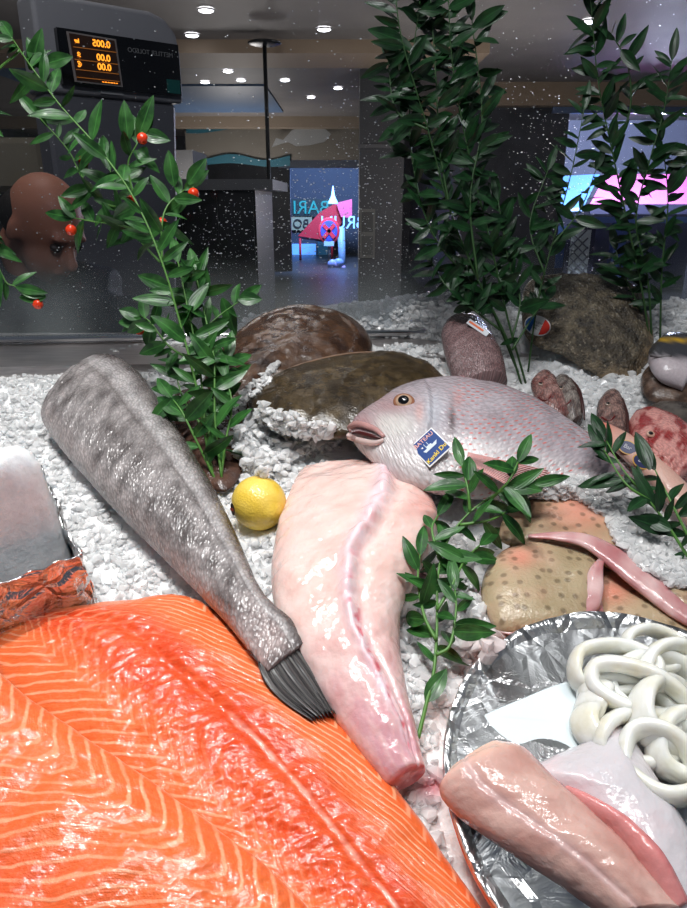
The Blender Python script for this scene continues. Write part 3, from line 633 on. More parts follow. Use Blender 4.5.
# ------------------------------------------------------------ skinned white-pink tail
M['monk'] = wet('pale_wet_flesh', 110, .6, .16, .5, .014, (1, .5, .42), .25, .0018)
def ridge(UN): return np.interp(UN, [0, .2, .4, .6, .8, 1], [.80, .35, -.02, .05, .38, .3])
def cM(U, UN, LN, T, PX):
    c = mixv(ss(.45, .85, UN), sr(226, 194, 186), sr(208, 160, 168)); d = LN - ridge(UN)
    c = mixv(np.clip(.5 + fbm(U, LN * .08, 0, 55, 3), 0, 1) * .4, c, sr(238, 218, 212))
    c = mixv(np.exp(-(d / .14) ** 2) * .7 * (1 - ss(.7, 1, UN)), c, sr(232, 214, 226))
    bl = np.clip(fbm(U, LN * .08, 4, 120, 3) + .15, 0, 1) * np.exp(-((d - .06) / .09) ** 2) * np.interp(UN, [0, .04, .12, .2, .45, .5, .85, .9], [.2, 1.0, .8, .1, .3, 1.1, 1.1, .0]); c = mixv(np.clip(bl * 1.3, 0, .85), c, sr(206, 66, 88))
    bd = np.sin(U * 330 - np.abs(d) * 5 + fbm(U, LN * .1, 0, 30, 2)) ; c = mixv(np.clip(bd, 0, 1) * .12 * (1 - ss(.4, .6, UN)), c, sr(232, 176, 168))
    c = mixv(np.exp(-(((PX[:, 0] - 425) / 20) ** 2 + ((PX[:, 1] - 505) / 14) ** 2)) * .4, c, sr(220, 120, 110)); return mixv(ss(.955, 1, UN) * .8, c, sr(200, 100, 100))
def dM(U, UN, LN, T, lat):
    d = LN - ridge(UN) - .05 * fbm(U, 0, 3, 35, 2); return .009 * (1 + .35 * fbm(U, LN * .1, 9, 90, 2)) * np.exp(-(d / .10) ** 2) * (1 - ss(.55, .8, UN)) - .003 * np.exp(-((d - .22) / .08) ** 2) + .0022 * fbm(U, lat, 0, 45, 4) + .0014 * (np.abs(np.sin(U * 75 - np.abs(d) * 2.5 + .8 * fbm(U, LN * .1, 0, 22, 2))) - .6)*(1 - ss(.4, .55, UN)) + .0003 * np.sin(U * 260 - np.abs(d) * 5 + fbm(U, LN * .1, 0, 30, 2)) * (1 - ss(.45, .7, UN)) - .0018 * np.exp(-((d - .06) / .05) ** 2) * ss(.45, .55, UN) * (1 - ss(.85, .95, UN))
K_ = [(304, 468, 386, 461, .016, .006, .006), (298, 474, 400, 466, .020, .012, .012), (288, 498, 424, 489, .026, .026, .022), (276, 535, 438, 516, .028, .032, .024), (271, 578, 432, 548, .030, .034, .026), (277, 618, 416, 580, .030, .034, .026), (292, 652, 402, 612, .030, .032, .026),
      (315, 688, 402, 655, .030, .030, .025), (338, 722, 409, 697, .030, .027, .023), (362, 756, 418, 733, .028, .023, .020), (382, 782, 425, 764, .026, .019, .017), (390, 787, 426, 770, .026, .014, .013)]
mo_, _, _ = loft('skinned_fish_tail', K_, M['monk'], nu=260, nv=140, p=2.0, disp=dM, colf=cM)
tag(mo_, 'skinned pinkish white fish tail, wide and ridged, between lemon and herbs', 'fish')

# ------------------------------------------------------------ lemon
lm = root('lemon', bp(259, 520, 0), 'bright yellow lemon beside the grey fish', 'lemon')
m = MB('lemon_peel', .32, .5, coat=.2); g = m.geo(); m.base(m.mix(m.noise(g, 30, 2).ss(.3, .7), sr(226, 190, 66), sr(236, 204, 96))); m.bump(m.voro(g, 420) * 1.0 + m.noise(g, 300, 2) * .4, .35, .0012)
lc = bp(259, 503, .026); ldir = BX * .55 - BD * .75 + BN * .1; ldir /= np.linalg.norm(ldir); l2 = np.cross(BN, ldir); l2 /= np.linalg.norm(l2); l3 = np.cross(ldir, l2)
def lemf(d):
    z = d[2]; return 1 + .10 * max(0, (abs(z) - .88) / .12) ** 1.5
ellipsoid('peel', lc, np.array([l2 * .0305, l3 * .0305, ldir * .0325]), m.m, lm, 64, 48, fn=lemf)
def sticker(name, px, py, c, rad, w, h, ang, mat, parent, lift=.0006, vv=None, shape='oval', thick=.0005):
    """a thin label lying on a surface point c with normal nrm"""
    nrm = np.array(vv, float); nrm /= np.linalg.norm(nrm); r = BX - nrm * (BX @ nrm); r /= np.linalg.norm(r); u = np.cross(nrm, r)
    x = r * math.cos(ang) + u * math.sin(ang); y = np.cross(nrm, x)
    if shape == 'oval': P = [c + x * w / 2 * math.cos(t) + y * h / 2 * math.sin(t) + nrm * lift for t in np.linspace(0, 2 * PI, 33)[:-1]]
    else: P = [c + x * w / 2 * a + y * h / 2 * b + nrm * lift for a, b in ((-1, -1), (1, -1), (1, 1), (-1, 1))]
    return prism(name, P, nrm * thick, mat, parent), x, y, nrm
tocam = CAM - lc; tocam /= np.linalg.norm(tocam); sd = -BX * .80 + tocam * .60 - BN * .25; sd /= np.linalg.norm(sd)
o, sx_, sy_, sn_ = sticker('sticker', 0, 0, lc + sd * .0312, 0, .010, .014, .2, plain('sticker_black', (.015, .012, .012), .3), lm, .0008, sd)
sticker('sticker_band', 0, 0, lc + sd * .0312, 0, .008, .003, .2, plain('sticker_rust', (.4, .06, .03), .3), o, .0018, sd, 'box')

# ------------------------------------------------------------ sea bream with blue label
M['bream'] = skin_mat('bream_skin', .18, .08, 170, .8, .0022, .16, 1.0, .8, 420, dots=(95, 125, .30), dotcol=sr(196, 96, 88))
M['bream_head'] = skin_mat('bream_head_skin', .24, .15, 240, .4, .0012, .10, 1.0, .7, 500)
def G(PX, x, y, rx, ry=None): ry = ry or rx; return np.exp(-(((PX[:, 0] - x) / rx) ** 2 + ((PX[:, 1] - y) / ry) ** 2))
def cBr(U, UN, LN, T, PX):
    f = fbm(PX[:, 0], PX[:, 1], 0, .06, 3); c = mixv(np.clip(.5 + .5 * f, 0, 1) * .5, sr(160, 148, 154), sr(196, 188, 194))
    c = mixv(1 - ss(-1, -.75, LN), c, sr(120, 84, 88)); c = mixv(ss(.3, .9, LN) * .8, c, sr(214, 208, 208))
    c = mixv(ss(.7, 1, UN) * .6, c, sr(128, 92, 92))
    c = mixv(np.clip(G(PX, 393, 425, 26, 14) * 1.1, 0, .9), c, sr(212, 208, 204)); c = mixv(G(PX, 390, 405, 26, 10) * .75, c, sr(176, 140, 142)); c = mixv(G(PX, 362, 424, 14, 12) * .8, c, sr(166, 118, 120))
    c = mixv(G(PX, 388, 430, 10, 6) * .7 * (f > 0), c, sr(110, 100, 96)); c = mixv(G(PX, 420, 412, 5, 10) * .5, c, sr(214, 130, 100))
    c = mixv(G(PX, 432, 412, 14, 20) * .5, c, sr(196, 204, 214)); c = mixv(G(PX, 452, 420, 3.5, 18) * .9, c, sr(92, 80, 82)); c = mixv(G(PX, 458, 398, 5, 8) * .35, c, sr(206, 120, 104))
    return mixv(G(PX, 470, 452, 22, 12) * .9, c, sr(235, 232, 232))
def dBr(U, UN, LN, T, lat): return .0012 * fbm(U, lat, 0, 40, 2) + .0022 * np.exp(-((UN - .335 + .03 * LN ** 2) / .010) ** 2) * (np.abs(LN) < .75) - .0028 * np.exp(-((UN - .352 + .03 * LN ** 2) / .008) ** 2) * (np.abs(LN) < .7)
Bq = [(349, 424, 351, 437, .050, .006, .006), (358, 413, 362, 452, .050, .018, .018), (378, 399, 383, 470, .050, .028, .026), (403, 384, 408, 486, .050, .036, .032), (436, 377, 436, 494, .050, .040, .035), (474, 378, 468, 499, .050, .041, .036), (514, 388, 500, 500, .049, .039, .035),
      (552, 408, 536, 500, .047, .034, .031), (588, 433, 572, 503, .045, .027, .025), (618, 459, 604, 508, .043, .020, .018), (640, 482, 632, 512, .040, .013, .012), (662, 500, 656, 518, .038, .008, .007)]
br = root('sea_bream', bp(500, 450, 0), 'big silvery pink bream facing left with an open mouth and a blue label', 'fish')
bo, rB, cB_ = loft('body', Bq, M['bream'], br, nu=260, nv=120, p=2.1, disp=dBr, colf=cBr)
dg = bpy.context.evaluated_depsgraph_get()
def onto(objs, px, py):
    """first surface point seen at a pixel, and its normal"""
    best = None
    for o in objs:
        inv = o.matrix_world.inverted() if o.parent is None else Matrix.Translation(-Vector(wloc(o)))
        d = ray(px, py); org = inv @ Vector(CAM)
        ok, loc, nr, _ = o.ray_cast(org, Vector(d))
        if ok:
            P = np.array(loc) + (wloc(o)); n = np.array(nr); n = n if n @ d < 0 else -n
            if best is None or np.linalg.norm(P - CAM) < np.linalg.norm(best[0] - CAM): best = (P, n)
    return best
bpy.context.view_layer.update()
P, n = onto([bo], 404, 402); nn = n * .5 + (CAM - P) / np.linalg.norm(CAM - P) * .5; nn /= np.linalg.norm(nn)
ea = np.cross(nn, BN); ea /= np.linalg.norm(ea); eb = np.cross(nn, ea)
eye = ellipsoid('eye', P + nn * .0005, np.array([ea * .0135, eb * .0115, nn * .0045]), plain('iris_amber', sr(146, 98, 74), .15, coat=1.0), br, 32, 16)
ellipsoid('eye_ring', P + nn * .0022, np.array([ea * .0105, eb * .0092, nn * .0044]), plain('iris_silver', sr(180, 150, 126), .15, coat=1.0), eye, 32, 16)
ellipsoid('pupil', P + nn * .0042, np.array([ea * .0072, eb * .0066, nn * .0040]), plain('pupil_black', (.004, .004, .005), .05, coat=1.0), eye, 32, 16)
lip = MB('lip_pink', .2, .5, sss=.3, sscale=.005, coat=.4); lip.base(lip.mix(lip.noise(lip.geo(), 80, 2), sr(160, 114, 112), sr(190, 150, 146))); lip = lip.m
rf = (onto([bo], 372, 432)[0] - CAM) @ FW
def sf(px, py, lift=.0):
    r = onto([bo], px, py); d = ray(px, py); P = CAM + d * rf if r is None else r[0]; z = (P - CAM) @ FW; z = max(z, rf - .004) if px < 365 else z; return CAM + d * (z - lift)
tube('upper_lip', [sf(384, 437, .001), sf(376, 430, .003), (sf(365, 425.5, .004)), sf(356, 424, .004), sf(350, 427.5, .003), sf(351, 431, .000)], [.0025, .0036, .0044, .0042, .0038, .002], lip, br, 14)
tube('lower_lip', [sf(384, 440, .001), sf(375, 443, .003), sf(364, 441.5, .004), sf(355, 439, .003), sf(349, 436.5, .002), sf(349, 434, -.002)], [.0025, .0034, .0038, .0038, .0034, .002], plain('lip_pale', sr(188, 166, 162), .2, sss=.3, sscale=.005), br, 14)
tube('mouth', [sf(382, 438.5, .0012), sf(372, 436, .0040), sf(360, 433, .0040), sf(352, 433, .001)], [.001, .0024, .0024, .001], plain('mouth_dark', sr(66, 20, 22), .3), br, 10)
fan('pectoral_fin', (468, 452), (466, 462), (548, 470), (528, 497), .094, .070, finm('pectoral_fin_pink', sr(190, 120, 116), sr(222, 190, 188), 14), br, 60, 18, .0006, 14, -.06)
fan('dorsal_fin', (440, 380), (600, 443), (462, 375), (608, 441), .060, .064, finm('dorsal_fin_brown', sr(110, 70, 74), sr(160, 120, 122), 40), br, 90, 5, .0004, 20, 0)
# label
Pl, nl = onto([bo], 432, 449); nl = nl * .55 + (CAM - Pl) / np.linalg.norm(CAM - Pl) * .45; nl /= np.linalg.norm(nl)
ang = R(35); lw, lh = .033, .038
lab, lx, ly, ln = sticker('label', 0, 0, Pl, 0, lw, lh, ang, plain('label_white', (.8, .8, .8), .35), br, .0040, nl, 'box', .0008)
Lc = Pl + ln * .0050
prism('label_blue', [Lc + lx * a * .0300 / 2 + ly * b * .0350 / 2 for a, b in ((-1, -1), (1, -1), (1, 1), (-1, 1))], ln * .0002, plain('label_blue_ink', sr(32, 66, 128), .35), lab)
text('label_title', 'BATEAU', .0072, Lc + ly * .0128 + ln * .0004, lx, ly, plain('label_pink_ink', sr(226, 170, 160), .4), lab, .0001, bold=.00008)
text('label_name', 'Kanki Du', .0078, Lc - ly * .0118 + ln * .0004, lx * 1 + ly * .12, ly, plain('label_yellow_ink', sr(232, 200, 50), .4), lab, .0001, bold=.00012)
wh_ = plain('label_ship', sr(205, 215, 225), .4); bs_ = Lc + ln * .0004
prism('ship', [bs_ + lx * a * .0012 + ly * b * .0012 for a, b in ((-8, 1), (-6.5, -2), (6, -2), (9, 1.6), (3, 1.0), (2.5, 3), (-3, 3), (-3.5, 1))], ln * .0001, wh_, lab)
for a in (-4, 0): prism('mast', [bs_ + lx * (a + q) * .001 + ly * b * .001 for q, b in ((0, 3), (.6, 3), (.6, 8.5), (0, 8.5))], ln * .0001, wh_, lab)

# ------------------------------------------------------------ brown flatfish, turbot
M['brown'] = skin_mat('brown_slimy_skin', .22, .05, 420, .5, .0012, .2, 1.0, .7, 900)
M['brown_pad'] = None
def brownmat(name, a, b, c, sc=40, rough=.2, bump=.5, spots=None):
    m = MB(name, rough + .05, .45, coat=.12, coatr=.08); g = m.geo(); n = m.noise(g, sc, 5, .65); n2 = m.noise(g, sc * .3, 3); v = m.voro(g, 380)
    k = m.mix(n.ss(.3, .7), a, b); k = m.mix(n2.ss(.45, .7) * .6, k, c); m.base(m.mix(1.0, k, m.col(), 'MULTIPLY')); m.bump(v * .7 + n * 1.0 + m.noise(g, 700, 2) * .3, bump, .0009); return m.m
FB1 = brownmat('flatfish_skin', sr(44, 28, 21), sr(88, 62, 44), sr(66, 46, 30)); FB2 = brownmat('flatfish_skin_olive', sr(38, 30, 20), sr(80, 66, 44), sr(28, 22, 16), 55)
one = lambda *a: np.ones((len(a[0]), 3))
def cF1(X, S_, r, a, PX): return mixv(G(PX, 368, 345, 10, 16) * .6, np.ones((len(X), 3)), (.5, .5, .5))
f1 = root('flatfish', bp(290, 380, 0), 'back brown flatfish with a pink fin edge, beside the glass ledge', 'fish', 'brown flatfish')
pad('body', [(200, 408), (205, 375), (222, 348), (250, 324), (285, 310), (318, 309), (350, 318), (368, 334), (372, 352), (360, 375), (330, 392), (290, 402), (250, 410), (222, 425), (206, 425)], FB1, f1, .022, .10, .034, .014, 2.2, (290, 358), 40, 200,
    disp=lambda x, s, r, a: .0018 * fbm(x, s, 0, 60, 3) + .004 * np.exp(-((r - .83) / .05) ** 2), colf=cF1)
tube('fin_edge', [bp(222, 350, .024), bp(238, 334, .024), bp(262, 320, .026), bp(290, 311, .027), bp(318, 308.5, .027)], [.0012, .0022, .0022, .002, .001], plain('fin_pink', sr(190, 100, 100), .3), f1)
0 and ellipsoid('gill_lobe', bp(362, 337, .040), np.array([BX * .018, BD * .022, BN * .016]), plain('gill_brown', sr(52, 34, 26), .2, coat=.4), f1)
f2 = root('flatfish', bp(340, 400, 0), 'mottled olive brown flatfish just behind the bream head', 'fish', 'brown flatfish')
F2 = [(246, 398, 250, 408, .036, .004, .004), (262, 383, 262, 424, .040, .014, .014), (290, 368, 292, 436, .043, .022, .020), (325, 359, 330, 440, .045, .026, .022), (360, 353, 366, 438, .046, .027, .022), (395, 352, 402, 425, .046, .025, .022), (425, 362, 432, 408, .044, .018, .016), (443, 376, 447, 394, .042, .008, .008)]
loft('body', F2, FB2, f2, nu=180, nv=90, p=2.0, disp=lambda U, UN, LN, T, lat: .0016 * fbm(U, lat, 0, 60, 3) - .0014 * np.exp(-((LN + .05) / .04) ** 2), colf=lambda U, UN, LN, T, PX: mixv(np.clip(fbm(U, LN * .05, 0, 45, 2), 0, 1) * .6, np.ones((len(U), 3)), (.45, .42, .4)))
tube('fin_edge', [bp(250, 397, .046), bp(275, 376, .048), (bp(310, 362, .050)), bp(350, 353.5, .052), bp(395, 351.5, .05)], [.001, .002, .0018, .0014, .001], plain('fin_tan', sr(128, 100, 80), .3), f2)
f3 = pad('flatfish', [(172, 400), (196, 388), (228, 400), (246, 432), (243, 470), (225, 492), (200, 480), (180, 445)], brownmat('wet_brown_skin', sr(52, 36, 32), sr(92, 66, 54), sr(70, 50, 44)), None, .006, 0, .014, .01, 2.2, disp=lambda x, s, r, a: .002 * fbm(x, s, 0, 60, 3), colf=one)
tag(f3, 'dark brown flatfish part half sunk in ice behind the herb stems', 'fish', 'brown flatfish')
tb = root('turbot', bp(590, 340, 0), 'broad rough dark brown turbot with an oval tricolour sticker', 'fish')
m = MB('turbot_skin', .3, .6, coat=.2, coatr=.1); g = m.geo(); n = m.noise(g, 60, 6, .75); v = m.voro(g, 260)
k = m.mix(n.ss(.35, .65), sr(30, 25, 20), sr(112, 100, 80)); k = m.mix(m.noise(g, 16, 3).ss(.45, .65) * .7, k, sr(50, 42, 33)); k = m.mix(m.noise(g, 170, 2).ss(.60, .70) * .7, k, sr(150, 138, 118)); k = m.mix(m.noise(g, 120, 2).ss(.58, .7) * .7, k, sr(16, 13, 10)); m.base(m.mix(.8, k, m.col(), 'MULTIPLY')); m.bump(v + n * 2.5, .9, .0022)
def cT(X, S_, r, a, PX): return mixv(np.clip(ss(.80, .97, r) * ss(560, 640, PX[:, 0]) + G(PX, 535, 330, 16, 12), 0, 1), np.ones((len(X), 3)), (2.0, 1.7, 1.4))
tbo = pad('body', [(522, 300), (528, 283), (548, 277), (580, 276), (612, 279), (638, 290), (648, 315), (654, 340), (648, 362), (632, 382), (606, 380), (580, 366), (556, 353), (536, 346), (524, 332)], m.m, tb, .045, .50, .030, .012, 2.4, (590, 325), 44, 220,
    disp=lambda x, s, r, a: .0022 * fbm(x, s, 0, 90, 3) + .003 * np.exp(-((r - .84) / .03) ** 2), colf=cT)
bpy.context.view_layer.update()
Pt, nt_ = onto([tbo], 538, 326); nt_ = nt_ * .6 + (CAM - Pt) / np.linalg.norm(CAM - Pt) * .4
stk, ox_, oy_, on_ = sticker('sticker', 0, 0, Pt, 0, .042, .030, R(-25), plain('sticker_white', (.72, .72, .72), .3), tb, .003, nt_)
def seg(u0, u1, mat, nm):
    up = [(u, math.sqrt(max(0, 1 - u * u))) for u in np.linspace(u0, u1, 10)]; P = up + [(u, -v) for u, v in up[::-1]]
    prism(nm, [Pt + on_ * .0037 + ox_ * .0195 * a + oy_ * .0132 * b for a, b in P], on_ * .0002, mat, stk)
seg(-1, -.36, plain('sticker_blue', sr(30, 90, 160), .3), 'blue_band'); seg(.36, 1, plain('sticker_red', sr(214, 52, 40), .3), 'red_band')
for kk, (tx, v) in enumerate((('FILIERE', .35), ('FRANCE', -.05), ('QUALITE', -.42))): text('sticker_print', tx, .0042, Pt + on_ * .0039 + oy_ * .012 * v, ox_, oy_, plain('sticker_ink', (.15, .12, .14), .4), stk, .0001)

# ------------------------------------------------------------ small fish
def small(name, label, secs, a, b, grp=None, sc=260, cut=None, rough=.25, strp=None):
    def cf(U, UN, LN, T, PX):
        f = fbm(U, LN * .02, 3, 120, 3); c = mixv(np.clip(.5 + .6 * f, 0, 1), a, b); return mixv(ss(.6, 1, np.abs(LN)) * .35, c, tuple(x * .4 for x in a))
    rt_ = root(name, bp(secs[-1][0], secs[-1][1], 0), label, 'fish', grp) if strp else None
    o, r, c = loft('body' if strp else name, secs, skin_mat(name + '_skin', .18, .05, sc * .8, 1.0, .0012, .55), rt_, nu=90, nv=48, disp=lambda U, UN, LN, T, lat: .0006 * fbm(U, lat, 0, 100, 2), colf=cf)
    if not strp: return tag(o, label, 'fish', grp)
    bpy.context.view_layer.update(); ex, ey, dx, dy = strp; P, n = onto([o], ex, ey) or (bp(ex, ey, .04), BN)
    e = ellipsoid('eye', P, np.array([BX * .0042, np.cross(n, BX) * .0042, n * .002]), plain('small_eye_silver', sr(150, 130, 116), .1, coat=1.), rt_, 16, 10); ellipsoid('pupil', P + n * .0012, np.array([BX * .0026, np.cross(n, BX) * .0026, n * .0018]), plain('small_eye_black', (.005, .005, .005), .1), e, 12, 8)
    q = [secs[k][2:4] for k in range(1, len(secs))]; tube('dorsal_fin', [bp(x + .5, y, secs[k + 1][4] + .006) for k, (x, y) in enumerate(q)], [.001, .0028, .0028, .001][:len(q)], plain('small_fin_dark', sr(60, 34, 32), .3), rt_)
    gl_ = [onto([o], ex + dx + a * 1.0, ey + dy + b) for a, b in ((-7, 1), (-3, 4), (2, 4), (6, 0))]; gl_ = [g[0] for g in gl_ if g]
    if len(gl_) > 2: tube('gill_cover', gl_, .0012, plain('small_gill_red', sr(90, 24, 24), .3), rt_)
    return rt_
red, dk = sr(118, 62, 56), sr(84, 64, 58)
small('red_mullet', 'small reddish fish poking out of ice, left of the leaning pair', [(534, 378, 546, 370, .03, .005, .005), (530, 385, 552, 374, .03, .012, .012), (534, 398, 560, 386, .028, .016, .015), (542, 412, 568, 402, .026, .016, .015), (550, 426, 574, 418, .018, .013, .013)], red, sr(168, 128, 120), 'small red fish standing in the ice', strp=(541, 384, 4, 12))
small('red_mullet', 'small brown grey fish poking out of ice, right of the leaning pair', [(552, 382, 562, 374, .03, .004, .004), (550, 390, 570, 378, .03, .011, .011), (554, 402, 578, 390, .028, .014, .014), (562, 414, 582, 406, .024, .014, .014), (568, 428, 584, 420, .016, .012, .012)], dk, sr(150, 140, 132), 'small red fish standing in the ice', strp=(561, 388, 4, 12))
rm = small('red_mullet', 'single small striped reddish fish standing in ice below the turbot', [(604, 394, 616, 390, .034, .005, .005), (597, 404, 622, 398, .034, .014, .014), (596, 420, 626, 414, .030, .017, .016), (597, 438, 628, 434, .024, .017, .016), (600, 454, 630, 450, .012, .014, .014)], sr(96, 64, 58), sr(156, 122, 112), 'small red fish standing in the ice', strp=(608, 404, 1, 12))
tl = small('fish_tail', 'smooth mauve brown fish tail section standing behind the bream', [(446, 322, 462, 313, .060, .005, .005), (441, 334, 478, 318, .058, .016, .014), (444, 354, 494, 338, .052, .026, .022), (450, 374, 504, 360, .040, .028, .026), (456, 394, 508, 382, .024, .026, .026)], sr(122, 88, 88), sr(156, 124, 124), None, 420)
Pq, nq = bp(478, 328, .080), BN * .5 + (CAM - bp(478, 328, .07)) * .5
ts, tx_, ty_, tn_ = sticker('price_tag', 0, 0, Pq, 0, .036, .009, R(-42), plain('tag_white', (.6, .62, .66), .3), None, .0, nq, 'box', .0015)
tag(ts, 'narrow white tag with orange blue edge on the standing fish tail', 'tag'); prism('orange_band', [Pq + tn_ * .002 + tx_ * a * .016 + ty_ * b * .0015 for a, b in ((-1, -1), (.6, -1), (.6, 1), (-1, 1))], tn_ * .0003, plain('tag_orange', sr(220, 100, 50), .3), ts)
gh = root('red_gurnard', bp(650, 440, 0), 'bright red fish head at the right edge with a small pale eye', 'fish')
def cG(U, UN, LN, T, PX): return mixv(ss(.35, .65, .5 + .5 * fbm(U, LN * .03, 0, 90, 3)), sr(150, 34, 34), sr(216, 150, 142))
go_, _, _ = loft('body', [(628, 424, 638, 410, .05, .006, .006), (629, 434, 654, 408, .05, .015, .015), (638, 448, 674, 416, .048, .020, .020), (654, 464, 694, 430, .044, .022, .022), (674, 482, 716, 450, .038, .022, .022)], skin_mat('gurnard_skin', .16, .08, 260, .9, .0025, .25), gh, nu=90, nv=48, disp=lambda U, UN, LN, T, lat: .0012 * fbm(U, lat, 0, 80, 3), colf=cG)
bpy.context.view_layer.update(); P, n = onto([go_], 651, 434); e = ellipsoid('eye', P, np.array([BX * .0055, np.cross(n, BX) * .0055, n * .0025]), plain('eye_silver', sr(190, 150, 130), .1, coat=1.), gh, 20, 10); ellipsoid('pupil', P + n * .0015, np.array([BX * .003, np.cross(n, BX) * .003, n * .0022]), plain('eye_black', (.005, .005, .005), .1), e, 16, 8)
gp = root('pink_fish', bp(620, 450, 0), 'thin pale pink fish with a dark blue label below the red head', 'fish')
gb, _, _ = loft('body', [(590, 428, 596, 420, .04, .003, .003), (604, 442, 614, 426, .04, .008, .008), (628, 464, 640, 440, .04, .012, .012), (650, 486, 662, 460, .038, .014, .014), (670, 508, 684, 480, .034, .014, .014), (690, 530, 704, 502, .03, .012, .012)], skin_mat('pink_fish_skin', .22, .2, 300, .35, .001, .06), gp, nu=80, nv=40, colf=lambda U, UN, LN, T, PX: mixv(ss(.0, .35, UN), sr(220, 110, 90), sr(206, 166, 152)))
bpy.context.view_layer.update()
for i, (px, py, an) in enumerate(((628, 448, -40), (643, 462, -40))):
    r_ = onto([gb], px, py)
    P, n = r_ if r_ else (bp(px, py, .055), BN)
    s1, xx, yy, zz = sticker('label', 0, 0, P, 0, .024, .017, R(an), plain('label_gold', sr(196, 150, 70), .3), gp, .002, n * .5 + (CAM - P) * .5); q = P + zz * .0027
    prism('label_navy', [q + xx * .0105 * math.cos(t) + yy * .0072 * math.sin(t) for t in np.linspace(0, 2 * PI, 25)[:-1]], zz * .0002, plain('label_navy_ink', sr(28, 36, 80), .3), s1); text('label_print', 'Bar', .007, q + zz * .0004, xx, yy, plain('label_print_white', (.5, .5, .55)), s1, .0001)
yb = root('gilthead_bream', bp(665, 350, 0), 'dark fish head with a yellow brow stripe at the right edge', 'fish')
loft('body', [(648, 352, 660, 340, .05, .006, .006), (648, 366, 672, 334, .05, .020, .018), (658, 380, 694, 336, .046, .028, .024), (680, 390, 715, 345, .040, .030, .026)], skin_mat('gilthead_skin', .2, .1, 320, .3, .001, .1), yb, nu=60, nv=40,
     colf=lambda U, UN, LN, T, PX: mixv(ss(353, 359, PX[:, 1] - .1 * (PX[:, 0] - 655)), mixv(np.exp(-((PX[:, 1] - 339 - .05 * (PX[:, 0] - 660)) / 1.6) ** 2), sr(62, 62, 66), sr(222, 176, 40)), sr(196, 184, 188)))
tube('mouth', [bp(650, 356, .062), bp(660, 357, .064), bp(672, 356, .068)], .0013, plain('mouth_line', (.03, .02, .02), .3), yb)
b1 = pad('flatfish', [(641, 378), (650, 366), (668, 362), (700, 366), (710, 392), (690, 406), (662, 404), (644, 396)], brownmat('speckled_brown', sr(60, 46, 40), sr(116, 92, 78), sr(80, 62, 54), 60), None, .014, 0, .026, .01, 2.1, colf=one); tag(b1, 'wet brown speckled fish beneath the yellow striped head', 'fish')
b2 = pad('flatfish', [(640, 416), (652, 406), (675, 404), (704, 412), (710, 432), (690, 440), (660, 434), (644, 428)], brownmat('dark_slate_skin', sr(50, 46, 44), sr(96, 90, 84), sr(70, 64, 60), 60), None, .014, 0, .02, .01, 2.1, colf=one); tag(b2, 'dark grey brown fish back just above the red head', 'fish')

# ------------------------------------------------------------ spotted skate wings
m = MB('spotted_skin', .22, .5, sss=.2, sscale=.008, coat=.35, coatr=.07); g = m.geo(); wv = m.mix(.012, g, m.noise(g, 30, 2))
vo = m.voro(m.uv(), 66, rand=.85, dim='2D'); k = m.mix((vo + m.noise(g, 240, 2) * .12).ss(.16, .33, .62, 0.0), m.col(), sr(88, 72, 54)); m.base(m.mix(m.noise(g, 26, 3).ss(.4, .7) * .3, k, sr(206, 160, 140))); m.bump(m.noise(g, 200, 4) + m.noise(g, 420, 2) * .4, .8, .0014); M['skate'] = m.m
pinkm = wet('pink_edge_flesh', 160, .3, .2, .4, .01, (1, .4, .35), 0)
def cS(bx, by, br_, ext=()):
    def f(X, S_, r, a, PX):
        c = np.tile(np.array(sr(160, 142, 112)), (len(X), 1)); c = mixv(np.clip(.5 + fbm(X, S_, 0, 30, 3), 0, 1) * .5, c, sr(186, 168, 138))
        c = mixv(np.clip(G(PX, bx, by, br_, br_ * .7), 0, 1) * .85, c, sr(214, 138, 118))
        for e in ext: c = mixv(np.clip(G(PX, *e[:3]), 0, 1) * .85, c, sr(206, 140, 124))
        return c
    return f
ds = lambda x, s, r, a: .0018 * fbm(x, s, 0, 30, 3)
def pinkc(*a): return mixv(np.clip(.5 + .6 * fbm(a[-1][:, 0], a[-1][:, 1], 0, .06, 2), 0, 1), sr(176, 116, 118), sr(216, 184, 182))
def strip(name, pts, rad, parent, flat=.5):
    P = cr([bp(*q) for q in pts], 40); rr = np.interp(np.linspace(0, 1, 40), np.linspace(0, 1, len(rad)), rad); V = []; n = 14
    for i in range(40):
        t = P[min(i + 1, 39)] - P[max(i - 1, 0)]; t /= np.linalg.norm(t); b_ = np.cross(BN, t); b_ /= np.linalg.norm(b_)
        for j in range(n): q = 2 * PI * j / n; V.append(P[i] + rr[i] * (b_ * math.cos(q) + BN * flat * math.sin(q)))
    V = np.array(V); F = [(i * n + j, i * n + (j + 1) % n, (i + 1) * n + (j + 1) % n, (i + 1) * n + j) for i in range(39) for j in range(n)] + [tuple(range(n)), tuple(range(39 * n, 40 * n))]
    return mk(name, V, F, pinkm, parent, col=pinkc(proj(V)))
s4 = pad('skate_wing', [(478, 640), (486, 628), (530, 626), (575, 626), (612, 630), (600, 655), (560, 670), (515, 676), (488, 668)], M['skate'], None, .004, 0, .012, .008, 2.5, disp=ds, colf=cS(530, 650, 60)); tag(s4, 'salmon tinted spotted skate wing lowest of the pile, by the platter rim', 'fish fillet', 'spotted skate wings')
s3 = pad('skate_wing', [(596, 566), (612, 560), (650, 576), (700, 604), (720, 650), (690, 668), (640, 660), (604, 648), (594, 610)], M['skate'], None, .016, 0, .016, .008, 2.8, disp=ds, colf=cS(612, 590, 22)); tag(s3, 'spotted skate wing on the right, under the long pink cut edge', 'fish fillet', 'spotted skate wings')
s1 = root('skate_wing', bp(580, 520, 0), 'rear spotted skate wing with crushed ice and a long pink cut edge', 'fish fillet', 'spotted skate wings')
